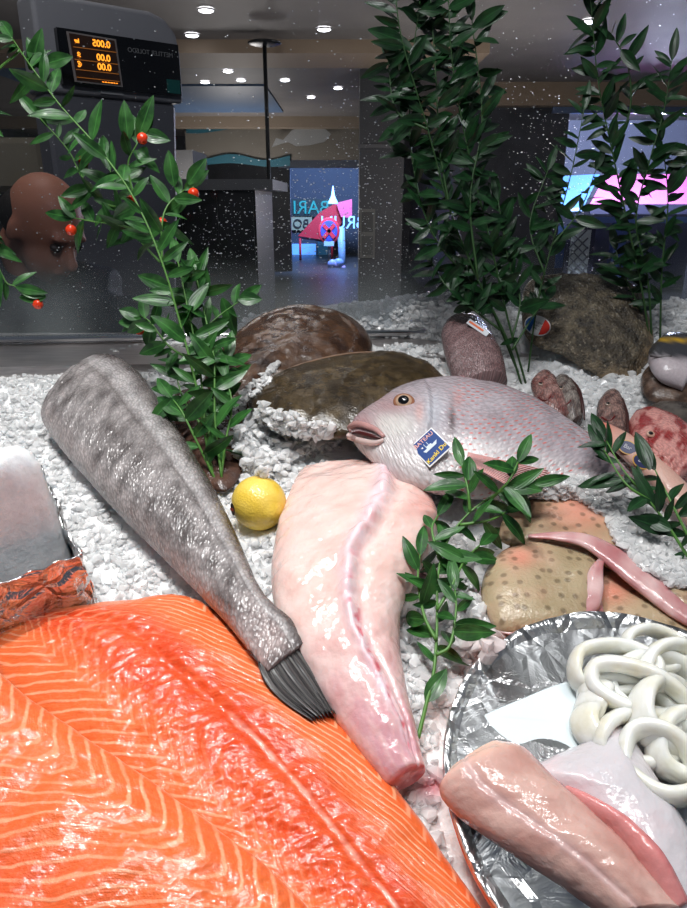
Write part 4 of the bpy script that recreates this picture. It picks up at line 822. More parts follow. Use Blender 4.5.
s2 = root('skate_wing', bp(540, 590, 0), 'front left spotted skate wing with a folded pink border', 'fish fillet', 'spotted skate wings')
s1o = pad('skin', [(500, 540), (506, 515), (530, 500), (568, 492), (602, 497), (640, 530), (700, 580), (720, 625), (690, 618), (650, 592), (610, 568), (570, 550), (530, 548)], M['skate'], s1, .034, 0, .012, .010, 4, (600, 535), disp=ds, colf=cS(580, 508, 34))
s2o = pad('skin', [(481, 592), (486, 570), (502, 552), (530, 542), (570, 545), (598, 556), (602, 570), (596, 600), (590, 625), (560, 633), (520, 635), (497, 630), (486, 612)], M['skate'], s2, .028, 0, .017, .012, 4.5, (542, 590), disp=ds, colf=cS(520, 556, 16))
strip('cut_edge', [(528, 536, .045), (556, 536, .050), (586, 541, .050), (612, 556, .046), (640, 578, .042), (676, 606, .036), (700, 622, .034)], [.002, .006, .010, .014, .015, .015, .012], s1, .42)
strip('cut_edge', [(500, 631, .028), (524, 633, .030), (548, 626, .032), (570, 616, .034), (588, 604, .036), (594, 588, .040), (596, 572, .044), (601, 560, .046)], [.002, .004, .007, .010, .010, .009, .007, .003], s2, .45)
strip('fold_flap', [(560, 626, .020), (578, 628, .022), (592, 622, .024), (598, 600, .028)], [.004, .011, .012, .004], s2, .6)
bk_ = pad('fish_offcut', [(468, 602), (476, 590), (488, 592), (494, 612), (494, 632), (482, 634), (472, 620)], pinkm, None, .008, 0, .016, .008, 2.2, colf=lambda *a: mixv(np.abs(np.sin(a[-1][:, 0] * .9)) * .6, np.array(sr(150, 112, 116)), sr(200, 168, 172))); tag(bk_, 'ribbed mauve fish offcut between the front herbs and the skate wings', 'fish')

# ------------------------------------------------------------ foil tray and packed ice at left
w0, w1 = hit(-40, 662, 0), hit(97, 605, 0)
def up_to(q, py):
    lo, hi = 0.0, .4
    for _ in range(40):
        md = (lo + hi) / 2; lo, hi = (md, hi) if proj(bed(q[0], q[1], md))[1] > py else (lo, md)
    return lo
h0, h1 = up_to(w0, 604), up_to(w1, 549)
tr_ = root('foil_tray', bed(*(w0 + w1) / 2, 0), 'crumpled foil tray at the left edge holding packed ice', 'tray')
wn = w1 - w0; wn /= np.linalg.norm(wn); wb_ = np.array([-wn[1], wn[0]])     # wb_ points away from the camera
def sheet(name, a, b, ha, hb, mat, parent, n=46, mm=18, th=.002, amp=.004, seed=0, lip=0):
    V = []; nrm = np.array([-(b - a)[1], (b - a)[0]]); nrm /= np.linalg.norm(nrm)
    for sd_ in (0, 1):
        for i in range(mm + 1):
            for j in range(n + 1):
                t, s = i / mm, j / n; q = a * (1 - s) + b * s; hh = (ha * (1 - s) + hb * s) * t + (.002 * math.sin(s * 31 + seed) if i == mm else 0)
                off = amp * float(fbm(s * 6, t * 3, seed, 1.2, 3)) + sd_ * th - lip * max(0, t - .85) / .15; V.append(bed(q[0] + nrm[0] * off, q[1] + nrm[1] * off, hh - .004))
    N = (mm + 1) * (n + 1); F = []
    for i in range(mm):
        for j in range(n): q = i * (n + 1) + j; F += [(q, q + 1, q + n + 2, q + n + 1), (N + q, N + q + n + 1, N + q + n + 2, N + q + 1)]
    per = [j for j in range(n + 1)] + [i * (n + 1) + n for i in range(1, mm + 1)] + [mm * (n + 1) + j for j in range(n - 1, -1, -1)] + [i * (n + 1) for i in range(mm - 1, 0, -1)]
    for i in range(len(per)): a_, b_ = per[i], per[(i + 1) % len(per)]; F.append((b_, a_, a_ + N, b_ + N))
    return mk(name, V, F, mat, parent)
sheet('front_wall', w0, w1, h0, h1, M['foil'], tr_, seed=1, lip=.005); sheet('side_wall', w1, w1 + wb_ * .16, h1, h1 * .95, M['foil'], tr_, 24, seed=2)
P_ = lambda q, h: bed(q[0], q[1], h); prism('tray_floor', [P_(w0, .0), P_(w1, .0), P_(w1 + wb_ * .16, .0), P_(w0 + wb_ * .16, .0)], BN * .003, M['foil'], tr_)
# packed ice: a rounded block standing in the tray
ib0, ib1 = w0 + wb_ * .012, w1 + wb_ * .012 - wn * .004; hh1 = up_to(ib1, 490)
def block(name, mat):
    V = []; nx, ny, nz = 40, 18, 26; F = []
    L = np.linalg.norm(ib1 - ib0)
    bm = 40; V = []; U = []
    for i in range(nz + 1):
        t = PI * i / nz - PI / 2
        for j in range(72):
            p = 2 * PI * j / 72; e = .28
            f = lambda v: math.copysign(abs(v) ** e, v)
            x = f(math.cos(t)) * f(math.cos(p)); y = f(math.cos(t)) * f(math.sin(p)); z = f(math.sin(t))
            q = (ib0 + ib1) / 2 + wn * x * L / 2 + wb_ * (y * .055 + .057 + (z + 1) * .5 * .045 * (.5 - .5 * y)); hgt = .003 + (z + 1) / 2 * (hh1 * (1.04 - .05 * abs(x)) * (1 - .12 * y * (z > 0)))
            nn_ = .004 * float(fbm(x * 2, y, z * 2, 2.2, 3)); V.append(bed(q[0], q[1] + nn_, hgt + nn_))
    for i in range(nz):
        for j in range(72): F.append((i * 72 + j, i * 72 + (j + 1) % 72, (i + 1) * 72 + (j + 1) % 72, (i + 1) * 72 + j))
    return mk(name, V, F, mat)
ibk = block('packed_ice_block', M['packed']); tag(ibk, 'smooth rounded block of packed ice standing in the foil tray', 'ice block')

# ------------------------------------------------------------ foil covered platter
hP = .045
cq = hit(655, 782, hP); rx = np.linalg.norm(hit(446, 790, hP) - cq); ry = np.linalg.norm(hit(655, 622, hP) - cq); RP = (rx + ry) / 2
print('platter', rx, ry)
pl = root('round_platter', bed(cq[0], cq[1], 0), 'round platter wrapped in crumpled foil at the lower right', 'platter')
def lathe(name, prof, mat, parent, n=160, amp=.0, rx=1, ry=1):
    V = []; 
    for i, (r, h) in enumerate(prof):
        for j in range(n):
            t = 2 * PI * j / n; k = amp * float(fbm(math.cos(t) * 3, math.sin(t) * 3, r * 25 + h * 40, 1.6, 3)); V.append(bed(cq[0] + r * rx * math.cos(t), cq[1] + r * ry * math.sin(t), h + k))
    m_ = len(prof); F = [(i * n + j, i * n + (j + 1) % n, (i + 1) * n + (j + 1) % n, (i + 1) * n + j) for i in range(m_ - 1) for j in range(n)] + [tuple(range(n)), tuple(range((m_ - 1) * n, m_ * n))]
    return mk(name, V, F, mat, parent)
orim = MB('salmon_reflection_foil', .35); orim.base(orim.mix(orim.noise(orim.geo(), 60, 3).ss(.4, .6), sr(226, 110, 70), sr(236, 140, 100)));  # orange is the salmon mirrored in the foil side, put in as colour
lathe('dish_side', [(.80, .002), (.90, .006), (.975, .026), (1.0, hP - .003), (.99, hP - .002), (.95, .03), (.80, .012)], orim.m, pl, rx=rx, ry=ry)
lathe('foil_cover', [(.992, hP - .004), (1.002, hP), (.995, hP + .003), (.96, hP - .001), (.92, hP - .006), (.86, hP - .012), (.80, hP - .016), (.7, hP - .018), (.55, hP - .018), (.4, hP - .018), (.2, hP - .018), (.05, hP - .018)], M['foil_plate'], pl, n=300, amp=.0028, rx=rx, ry=ry)
zP = hP - .016
pp = pad('paper_sheet', [(484, 719), (482, 716), (482.5, 715.5), (485, 714), (520, 700), (570, 682), (640, 676), (660, 720), (600, 775), (530, 790), (505, 750)], plain('white_paper', sr(214, 224, 228), .6), None, zP + .010, 0, .0012, .0005, 12, (575, 725), colf=one, bend=lambda x, s, r, a: .002 * fbm(x, s, 0, 14, 1)); tag(pp, 'plain white paper sheet lying on the foil platter', 'paper')
# squid rings
m = MB('squid_flesh', .22, .5, sss=.6, sscale=.012, sssr=(1, .92, .8), coat=.3, coatr=.05); g = m.geo(); m.base(m.mix(m.noise(g, 45, 3).ss(.4, .75), sr(236, 236, 230), sr(222, 218, 200))); m.bump(m.noise(g, 120, 3), .25, .002); SQ = m.m
def ring(px, py, h, a, b, rot, tilt, rad, roll=0.0, label=''):
    c = bp(px, py, h); u = BX * math.cos(rot) + BD * math.sin(rot); v0 = -BX * math.sin(rot) + BD * math.cos(rot); v = v0 * math.cos(tilt) + BN * math.sin(tilt); nrm = np.cross(u, v)
    n, k = 56, 14; V = []
    for i in range(n):
        t = 2 * PI * i / n; wob = 1 + .06 * math.sin(3 * t + px); q = c + u * a * wob * math.cos(t) + v * b * math.sin(t) + nrm * .003 * math.sin(2 * t + py); rd = (u * math.cos(t) * b + v * math.sin(t) * a); rd /= np.linalg.norm(rd)
        for j in range(k): s_ = 2 * PI * j / k; V.append(q + rd * rad * .66 * math.cos(s_) + nrm * rad * 1.55 * math.sin(s_))
    F = [(i * k + j, i * k + (j + 1) % k, ((i + 1) % n) * k + (j + 1) % k, ((i + 1) % n) * k + j) for i in range(n) for j in range(k)]
    o = mk('squid_ring', V, F, SQ); tag(o, label, 'squid ring', 'white squid rings on the platter')
for q in [(654, 690, .050, .036, .026, .2, .2, .010, 'squid ring buried in the middle of the pile by the right edge'), (628, 712, .048, .034, .024, -.5, .3, .010, 'squid ring half hidden under the broad diagonal one'),
          (600, 708, .046, .020, .017, .9, 1.0, .0085, 'small squid ring standing at the left side of the pile'), (604, 730, .046, .018, .020, 1.2, .7, .0085, 'small squid ring lying on the paper below the left one'),
          (612, 668, .058, .034, .020, .10, .30, .0085, 'long oval squid ring on top at the upper left of the pile'), (654, 650, .056, .024, .018, .0, .35, .0075, 'open squid ring at the top right of the pile'),
          (636, 690, .066, .036, .016, -.45, .5, .010, 'broad squid ring crossing diagonally over the pile'), (672, 672, .060, .024, .020, .5, .3, .009, 'squid ring under the top right open ring'),
          (668, 716, .064, .026, .024, 1.1, .4, .010, 'thick squid ring at the right edge of the pile'), (644, 738, .054, .036, .018, .1, .3, .009, 'flat squid ring just above the white fillet'),
          (660, 764, .062, .026, .022, -.8, .25, .010, 'squid ring lowest at the right with a yellowish hole'), (690, 745, .056, .028, .022, .4, .3, .010, 'squid ring at the far right beside the lowest one')]:
    ring(*q[:8], label=q[8])
WF = wet('white_fillet_flesh', 110, .8, .2, .6, .014, (1, .8, .75), 0)
def cW(X, S_, r, a, PX): return mixv(np.clip(G(PX, 560, 800, 30, 20) * .3 + np.clip(fbm(X, S_, 0, 40, 3), 0, 1) * .3, 0, 1), np.array(sr(208, 202, 206)), sr(228, 186, 190))
wf = pad('white_fillet', [(529, 774), (552, 757), (585, 742), (604, 722), (622, 728), (640, 752), (668, 800), (700, 860), (710, 930), (680, 940), (650, 900), (615, 862), (588, 832), (556, 798)], WF, None, zP + .018, 0, .024, .010, 2.3, (625, 810), 36, 180, disp=lambda x, s, r, a: .0022 * fbm(x, s, 0, 26, 3), colf=cW); tag(wf, 'translucent white fish fillet lying against the squid rings', 'fish fillet')
PK = wet('pink_fillet_flesh', 120, .7, .15, .3, .012, (1, .45, .38), .15)
def cP(U, UN, LN, T, PX):
    c = mixv(np.clip(.5 + fbm(U, LN * .05, 0, 50, 3), 0, 1) * .6, sr(192, 148, 138), sr(216, 182, 172)); c = mixv(1 - ss(.03, .22, UN), c, sr(236, 196, 178)); c = mixv(np.exp(-((LN + .45 + .05 * fbm(U, LN, 0, 40, 2)) / .12) ** 2) * .5, c, sr(206, 180, 182)); return mixv(ss(.7, 1, LN) * .4, c, sr(196, 100, 100))
pf, _, _ = loft('pink_fillet', [(446, 776, 500, 742, zP + .030, .012, .010), (439, 790, 528, 752, zP + .030, .020, .014), (450, 808, 556, 782, zP + .028, .023, .016), (486, 836, 590, 812, zP + .026, .024, .016), (526, 862, 622, 844, zP + .025, .024, .016), (566, 888, 652, 878, zP + .024, .023, .016), (610, 920, 680, 915, zP + .022, .02, .014)], PK, None, nu=170, nv=100, p=2.3, disp=lambda U, UN, LN, T, lat: .002 * fbm(U, lat, 0, 45, 3) - .002 * np.exp(-((LN + .4) / .06) ** 2), colf=cP)
tag(pf, 'thick rosy fish fillet overhanging the platter rim at left', 'fish fillet')
p2, _, _ = loft('pink_fillet', [(560, 792, 570, 788, zP + .034, .006, .006), (582, 812, 604, 806, zP + .036, .012, .010), (614, 838, 640, 832, zP + .036, .014, .012), (640, 872, 668, 862, zP + .034, .014, .012), (662, 920, 692, 905, zP + .022, .014, .012)], PK, None, nu=90, nv=50, disp=lambda U, UN, LN, T, lat: .001 * fbm(U, lat, 0, 60, 3), colf=lambda U, UN, LN, T, PX: mixv(ss(-.2, .9, LN) * np.clip(.6 + fbm(U, LN * .1, 0, 60, 2), 0, 1), sr(212, 140, 138), sr(196, 70, 84)))
tag(p2, 'narrow pink fillet strip with a red edge below the white fillet', 'fish fillet')

# ------------------------------------------------------------ person behind the glass
ps = root('person', (at(48, 240, 2.0)[0], 2.05, 0), 'person with bowed bald head in a dark navy jacket behind the wet glass', 'person')
def blob(name, parts, mat, vox=.012, par=None, sm=8):
    V, F = [], []
    for p in parts:
        if p[0] == 'e':
            c, ax = np.array(p[1]), np.array(p[2]); k = len(V); nu, nv = 20, 14
            for i in range(nv + 1):
                t = PI * i / nv
                for j in range(nu): q = 2 * PI * j / nu; V.append(list(c + np.array([math.sin(t) * math.cos(q), math.sin(t) * math.sin(q), math.cos(t)]) @ ax))
            F += [(k + i * nu + j, k + (i + 1) * nu + j, k + (i + 1) * nu + (j + 1) % nu, k + i * nu + (j + 1) % nu) for i in range(nv) for j in range(nu)]
        else:
            v, f = tube('x', p[1], p[2], None, V_=True, n=16, sub=4); k = len(V); V += v.tolist(); F += [tuple(a + k for a in q) for q in f]
    o = mk(name, V, F, mat, par); r = o.modifiers.new('r', 'REMESH'); r.mode = 'VOXEL'; r.voxel_size = vox; r.use_smooth_shade = True
    s = o.modifiers.new('s', 'SMOOTH'); s.iterations = sm; s.factor = .6; return o
hc = at(46, 226, 1.75); f_ = np.array([.70, -.45, -.55]); f_ /= np.linalg.norm(f_); l_ = np.cross([0, 0, 1], f_); l_ /= np.linalg.norm(l_); u_ = np.cross(f_, l_)
def hp(a, b, c): return hc + f_ * a + l_ * b + u_ * c
nk = hp(-.06, 0, -.10); ch = np.array([hc[0] - .08, 1.86, hc[2] - .27])
skin = MB('person_skin', .5, .4, sss=.2, sscale=.01); skin.base(sr(196, 132, 106)); skin = skin.m
bd = [('e', hp(-.01, 0, .02), [f_ * .100, l_ * .078, u_ * .098]), ('e', hp(.035, 0, -.05), [f_ * .060, l_ * .060, u_ * .075]), ('e', hp(.05, 0, -.095), [f_ * .035, l_ * .034, u_ * .028]), ('t', [hp(.085, 0, .015), hp(.105, 0, -.015), hp(.118, 0, -.035), hp(.098, 0, -.042)], [.010, .012, .015, .010]),
      ('t', [hp(.085, .045, .022), hp(.094, 0, .028), hp(.085, -.045, .022)], [.010, .009, .010]), ('t', [hp(.094, .022, -.068), hp(.100, 0, -.066), hp(.094, -.022, -.068)], [.006, .008, .006]),
      ('e', hp(-.01, .08, -.015), [f_ * .018, l_ * .010, u_ * .030]), ('e', hp(-.01, -.08, -.015), [f_ * .018, l_ * .010, u_ * .030]),
      ('t', [hp(-.03, 0, -.05), nk, ch + np.array([0, 0, .12])], [.055, .056, .065]), ('t', [ch + np.array([0, 0, .1]), ch, ch - np.array([0, 0, .25]), ch - np.array([0, 0, .42])], [.08, .14, .13, .14]),
      ('t', [ch + np.array([.1, 0, -.4]), ch + np.array([.1, -.02, -.75]), (ch[0] + .1, 1.88, .06)], [.09, .06, .045]), ('t', [ch + np.array([-.1, 0, -.4]), ch + np.array([-.1, -.02, -.75]), (ch[0] - .1, 1.88, .06)], [.09, .06, .045]),
      ('t', [(ch[0] + .1, 1.92, .04), (ch[0] + .1, 1.72, .035)], [.045, .04]), ('t', [(ch[0] - .1, 1.92, .04), (ch[0] - .1, 1.72, .035)], [.045, .04])]
blob('body', bd, skin, .009, ps, 5)
navy = MB('navy_jacket', .7); navy.base(navy.mix(navy.noise(navy.geo(), 20, 3), (.006, .008, .016), (.014, .02, .045))); navy = navy.m
sl, srr = ch + np.array([.19, 0, .08]), ch + np.array([-.19, 0, .08])
jk = [('t', [ch + np.array([0, 0, .14]), ch + np.array([0, 0, .04]), ch - np.array([0, 0, .2]), ch - np.array([0, 0, .46])], [.085, .165, .16, .17]), ('t', [srr, ch + np.array([0, .0, .10]), sl], [.085, .10, .085]),
      ('t', [sl, sl + np.array([.05, -.08, -.24]), sl + np.array([-.02, -.26, -.22])], [.075, .058, .045]), ('t', [srr, srr + np.array([-.04, -.06, -.26]), srr + np.array([.06, -.24, -.26])], [.075, .058, .045])]
blob('jacket', jk, navy, .012, ps, 6)
blob('trousers', [('t', [ch + np.array([s * .09, 0, -.40]), ch + np.array([s * .1, 0, -.75]), (ch[0] + s * .1, 1.88, .10)], [.115, .085, .065]) for s in (1, -1)], plain('dark_trousers', (.01, .01, .015), .7), .014, ps)
blob('hair', [('e', hp(-.045, 0, .0), [f_ * .075, l_ * .086, u_ * .070])], plain('dark_hair', (.02, .015, .012), .6), .009, ps)
for s in (1, -1):
    e = ellipsoid('eye', hp(.082, s * .030, .000), [f_ * .012, l_ * .015, u_ * .009], plain('eye_white', (.05, .03, .025), .4), ps, 16, 10); ellipsoid('iris', hp(.090, s * .030, -.002), [f_ * .005, l_ * .006, u_ * .006], plain('eye_dark', (.01, .008, .006), .2), e, 12, 8)

# ------------------------------------------------------------ crushed ice
bpy.context.view_layer.update()
VV, FF = [], []; dg = bpy.context.evaluated_depsgraph_get(); nb_ = 0
SKIP = {'floor', 'ceiling', 'glass_pane', 'water_droplets', 'back_ledge', 'basin_floor', 'cabinet'}
for o in SC.objects:
    if o.type != 'MESH' or o.name.split('.')[0] in SKIP or o.name.startswith(('wall', 'trim')): continue
    W = wloc(o)
    if W[1] > 1.25: continue
    n = len(o.data.vertices); a = np.empty(n * 3); o.data.vertices.foreach_get('co', a); a = a.reshape(-1, 3) + W
    if a[:, 1].min() > 1.3: continue
    VV.append(a); FF += [tuple(i + nb_ for i in p.vertices) for p in o.data.polygons]; nb_ += n
bvh = BVHTree.FromPolygons(np.vstack(VV).tolist(), FF)
def cover(x, s, top=.35):
    r = bvh.ray_cast(Vector(bed(x, s, top)), Vector(-BN)); return None if r[0] is None else top - r[3]
def inpoly(p, poly):
    x, y = p; c = False; n = len(poly)
    for i in range(n):
        (x1, y1), (x2, y2) = poly[i], poly[(i + 1) % n]
        if (y1 > y) != (y2 > y) and x < (x2 - x1) * (y - y1) / (y2 - y1) + x1: c = not c
    return c
e0, e1, e2, e3 = hit(8, 378), hit(60, 362), hit(120, 345), hit(230, 338)
def Hice(x, s):
    edge = np.interp(x, [e0[0], e1[0], e2[0], e3[0], e3[0] + .08], [e0[1], e1[1], e2[1], e3[1] + .03, 1.2])
    h = .004 * fbm(x, s, 0, 9, 2) + .0055 * fbm(x, s, 0, 42, 2)
    h = h + .03 * np.exp(-((x - .13) / .16) ** 2) * ss(1.02, 1.10, s) + .02 * ss(.9, 1.1, s) * ss(.25, .4, x)
    h = h - .05 * ss(-.01, .03, s - edge)
    gap = np.exp(-((x - .10) / .075) ** 2 - ((s - 1.055) / .028) ** 2); return h - .045 * gap
xs, sv = np.meshgrid(np.linspace(-.95, .95, 420), np.linspace(.02, 1.14, 260)); hh = Hice(xs, sv)
V0 = (BO + xs[..., None] * BX + sv[..., None] * BD + hh[..., None] * BN).reshape(-1, 3)
i, j = np.meshgrid(np.arange(259), np.arange(419), indexing='ij'); q = (i * 420 + j).ravel(); F0 = np.vstack([np.stack([q, q + 1, q + 421], -1), np.stack([q, q + 421, q + 420], -1)])
import bmesh
protos = []; rs = np.random.RandomState(11)
for k in range(26):
    bm = bmesh.new(); n = rs.randint(12, 20)
    for _ in range(n):
        d = rs.normal(size=3); d /= np.linalg.norm(d); bm.verts.new(d * rs.uniform(.8, 1.05) * np.array([1, rs.uniform(.6, 1), rs.uniform(.4, .8)]))
    r = bmesh.ops.convex_hull(bm, input=bm.verts[:]); bmesh.ops.delete(bm, geom=list({g for g in r['geom_interior'] + r['geom_unused'] if isinstance(g, bmesh.types.BMVert)}), context='VERTS')
    bmesh.ops.triangulate(bm, faces=bm.faces[:]); bm.verts.index_update()
    protos.append((np.array([v.co for v in bm.verts]), np.array([[v.index for v in f.verts] for f in bm.faces]))); bm.free()
AV, AF = [V0], [F0]; nv_ = len(V0); nchunk = 0
def chunk(x, s, h, size, flat=.8):
    global nv_, nchunk
    pv, pf = protos[rs.randint(len(protos))]; qn = rs.normal(size=4); qn /= np.linalg.norm(qn); w_, a, b, c = qn
    Rm = np.array([[1 - 2 * (b * b + c * c), 2 * (a * b - c * w_), 2 * (a * c + b * w_)], [2 * (a * b + c * w_), 1 - 2 * (a * a + c * c), 2 * (b * c - a * w_)], [2 * (a * c - b * w_), 2 * (b * c + a * w_), 1 - 2 * (a * a + b * b)]])
    AV.append(pv @ Rm.T * size * np.array([1, 1, flat]) + bed(x, s, h)); AF.append(pf + nv_); nv_ += len(pv); nchunk += 1
N = 52000; X = rs.uniform(-.72, .74, N); Sx = rs.uniform(.16, 1.13, N); hv = Hice(X, Sx); PXY = proj(BO + X[:, None] * BX + Sx[:, None] * BD + hv[:, None] * BN)
for k in range(N):
    px, py = PXY[k]
    if not (-30 < px < 717 and 250 < py < 940) or hv[k] < -.02: continue
    left = max(0, min(1, (330 - px) / 200)) * (1 if py < 640 else .5); s_ = (.0050 if left > .5 else .0066) * (.5 + 1.3 * rs.rand() ** 1.7)
    if rs.rand() < .20 * (1 - left) + .12 * (Sx[k] < .5): continue
    c = cover(X[k], Sx[k])
    if c is not None and c > hv[k] + .001: continue
    chunk(X[k], Sx[k], hv[k] + s_ * rs.uniform(-.1, .5), s_)
# heaps of ice lying on and against things
piles = [([(236, 452), (246, 425), (262, 415), (285, 425), (310, 432), (332, 438), (340, 446), (318, 456), (296, 466), (284, 480), (268, 478), (245, 475)], 950, .030, .0078),
         ([(498, 499), (525, 492), (548, 482), (580, 478), (612, 484), (638, 500), (660, 520), (690, 560), (700, 590), (668, 585), (640, 565), (618, 545), (604, 515), (580, 500), (545, 497)], 1100, .0, .0075),
         ([(420, 560), (440, 600), (452, 660), (488, 655), (500, 640), (488, 620), (470, 600), (450, 560)], 260, .004, .0095), ([(225, 415), (240, 395), (262, 372), (280, 362), (270, 382), (250, 400), (240, 420)], 130, .0, .0055), ([(180, 395), (205, 388), (235, 420), (240, 455), (222, 440), (215, 415)], 90, .0, .005),
         ([(350, 318), (420, 300), (460, 297), (470, 312), (430, 318), (380, 330)], 500, .0, .006), ([(500, 395), (540, 410), (600, 440), (640, 470), (610, 462), (560, 432), (520, 410)], 261, .0, .007), ([(660, 395), (640, 405), (620, 400), (632, 385), (645, 388)], 80, .0, .006),
         ([(524, 372), (545, 368), (552, 420), (530, 415)], 30, .0, .006), ([(576, 420), (600, 410), (596, 450), (580, 440)], 60, .0, .006)]
for poly, cnt, hgt, sz_ in piles:
    P = np.array(poly, float); lo, hi = P.min(0), P.max(0); m_ = 0; tries = 0
    while m_ < cnt and tries < cnt * 12:
        tries += 1; px, py = rs.uniform(lo, hi)
        if not inpoly((px, py), poly): continue
        hg = hgt if hgt else .04
        # walk the pixel's ray down to whatever lies there
        d = ray(px, py); r = bvh.ray_cast(Vector(CAM), Vector(d)); b0 = hit(px, py, float(Hice(*hit(px, py)))); Pb = bed(b0[0], b0[1], float(Hice(*b0)))
        tp = tobed(Pb)
        if r[0] is not None and (np.array(r[0]) - CAM) @ FW < (Pb - CAM) @ FW: 
            if cnt in (260.5, 261, 80, 30, 60, 500): continue
            tp = tobed(np.array(r[0]))
        sz = sz_ * rs.uniform(.6, 1.45); chunk(tp[0], tp[1], tp[2] + rs.uniform(0, .5) * sz + rs.rand() ** 2 * min(hgt, .02) , sz); m_ += 1
print('chunks', nchunk, nv_)
AVs = np.vstack(AV); pq = proj(AVs); ic = mixv(np.clip(G(pq, 432, 786, 16, 14) * .9 + G(pq, 425, 575, 22, 10) * .4, 0, 1), np.ones((len(AVs), 3)), (.80, .25, .30)); ic = mixv(G(pq, 492, 650, 26, 22) * .5, ic, (.85, .45, .42))
ice = mk('crushed_ice', AVs, np.vstack(AF), M['ice'], smooth=False, col=ic); ice.data.materials.append(M['ice_base']); mi = np.zeros(len(ice.data.polygons), np.int32); mi[:len(F0)] = 1; ice.data.polygons.foreach_set('material_index', mi); tag(ice, 'white crushed ice bed filling the sloping counter under all the fish', 'ice', kind='stuff')

# ------------------------------------------------------------ herb sprigs
def leafmesh(base, d, nrm, L, W, curl, V, F, U):
    d = d / np.linalg.norm(d); sd = np.cross(d, nrm); sd /= np.linalg.norm(sd) + 1e-9; nrm = np.cross(sd, d); k = len(V); n = 8
    for i in range(n + 1):
        t = i / n; wv = W * (math.sin(PI * min(1, t * .96 + .02) ** .82) ** .9) * (1 if t < .97 else .25) + W * .03; c = base + d * L * t - nrm * L * curl * t * t
        for j, a in enumerate((-1, -.5, 0, .5, 1)): V.append(list(c + sd * wv * a + nrm * wv * (.30 * abs(a) - .06 * math.sin(7 * t)))); U.append((t, (a + 1) / 2))
    for i in range(n):
        for j in range(4): q = k + i * 5 + j; F.append((q, q + 1, q + 6, q + 5))
def sprig(name, label, stems, leaf_L, leaf_W, gap, mats, berries=(), rad=.0016, seed=0, singles=(), spread=.9):
    rr = random.Random(seed); r0 = root(name, stems[0][0], label, 'herb sprig'); V, F, U = [], [], []; SV, SF = [], []
    for st_ in stems:
        P = cr(np.array(st_), len(st_) * 12); m_ = len(P); v, f = tube('x', st_, [rad * (1 - .6 * i / (len(st_) - 1)) for i in range(len(st_))], None, V_=True, n=7, sub=6); k = len(SV); SV += v.tolist(); SF += [tuple(a + k for a in q) for q in f]
        seg_ = np.linalg.norm(np.diff(P, axis=0), axis=1); cum = np.concatenate([[0], np.cumsum(seg_)]); t = cum[-1] * getattr(sprig, 'start', .12); side = 1
        while t < cum[-1]:
            i = min(int(np.searchsorted(cum, t)), m_ - 2); p = P[i]; tg = P[i + 1] - P[max(i - 1, 0)]; tg /= np.linalg.norm(tg); vc = CAM - p; vc /= np.linalg.norm(vc)
            sdv = np.cross(tg, vc); sdv /= np.linalg.norm(sdv); side = -side; a = rr.uniform(.35, 1.0) * spread
            d = tg * rr.uniform(.0, 1.0) + sdv * (side if rr.random() < .8 else -side) * a + vc * rr.uniform(-.7, .7) + np.array([0, 0, rr.uniform(-.55, .25)]); nm = vc * .8 + np.array([rr.uniform(-1, 1), rr.uniform(-1, .3), rr.uniform(-.2, 1.3)])
            L = leaf_L * rr.uniform(.6, 1.15); mq = proj(p + d / np.linalg.norm(d) * L * .6)
            if any(a_ < mq[0] < c_ and b_ < mq[1] < d_ for a_, b_, c_, d_ in ((508, 306, 562, 346), (404, 420, 462, 474), (620, 440, 652, 470))): t += gap * .5; continue
            leafmesh(p, d, nm, L, leaf_W * rr.uniform(.7, 1.15) * L / leaf_L, rr.uniform(-.08, .28), V, F, U); t += gap * rr.uniform(.5, 1.4)
        leafmesh(P[-1], tg, CAM - P[-1], leaf_L, leaf_W * .9, .1, V, F, U)
    for (b, tip) in singles:
        d = np.array(tip) - np.array(b); leafmesh(np.array(b), d, CAM - np.array(b) + np.array([rr.uniform(-.2, .2), 0, .3]), np.linalg.norm(d), leaf_W * 1.15, .08, V, F, U)
    mk('foliage', V, F, mats[0], r0, uv=U); mk('stem', SV, SF, mats[1], r0)
    for b in berries:
        o = ellipsoid('berry', b, np.eye(3) * .0074, M['berry'], r0, 24, 16)
        ellipsoid('berry_tip', np.array(b) + np.array([0, 0, .0073]), np.eye(3) * .0014, M['stem'], o, 8, 6)
    return r0
LM = (M['leaf'], M['stem']); DM = (M['leafd'], M['stemd']); A_ = at
Yb = bp(215, 488, .0)[1]
def A2(pts, y0, y1): return [at(x, y, y0 + (y1 - y0) * min(1, i / (len(pts) - 1))) for i, (x, y) in enumerate(pts)]
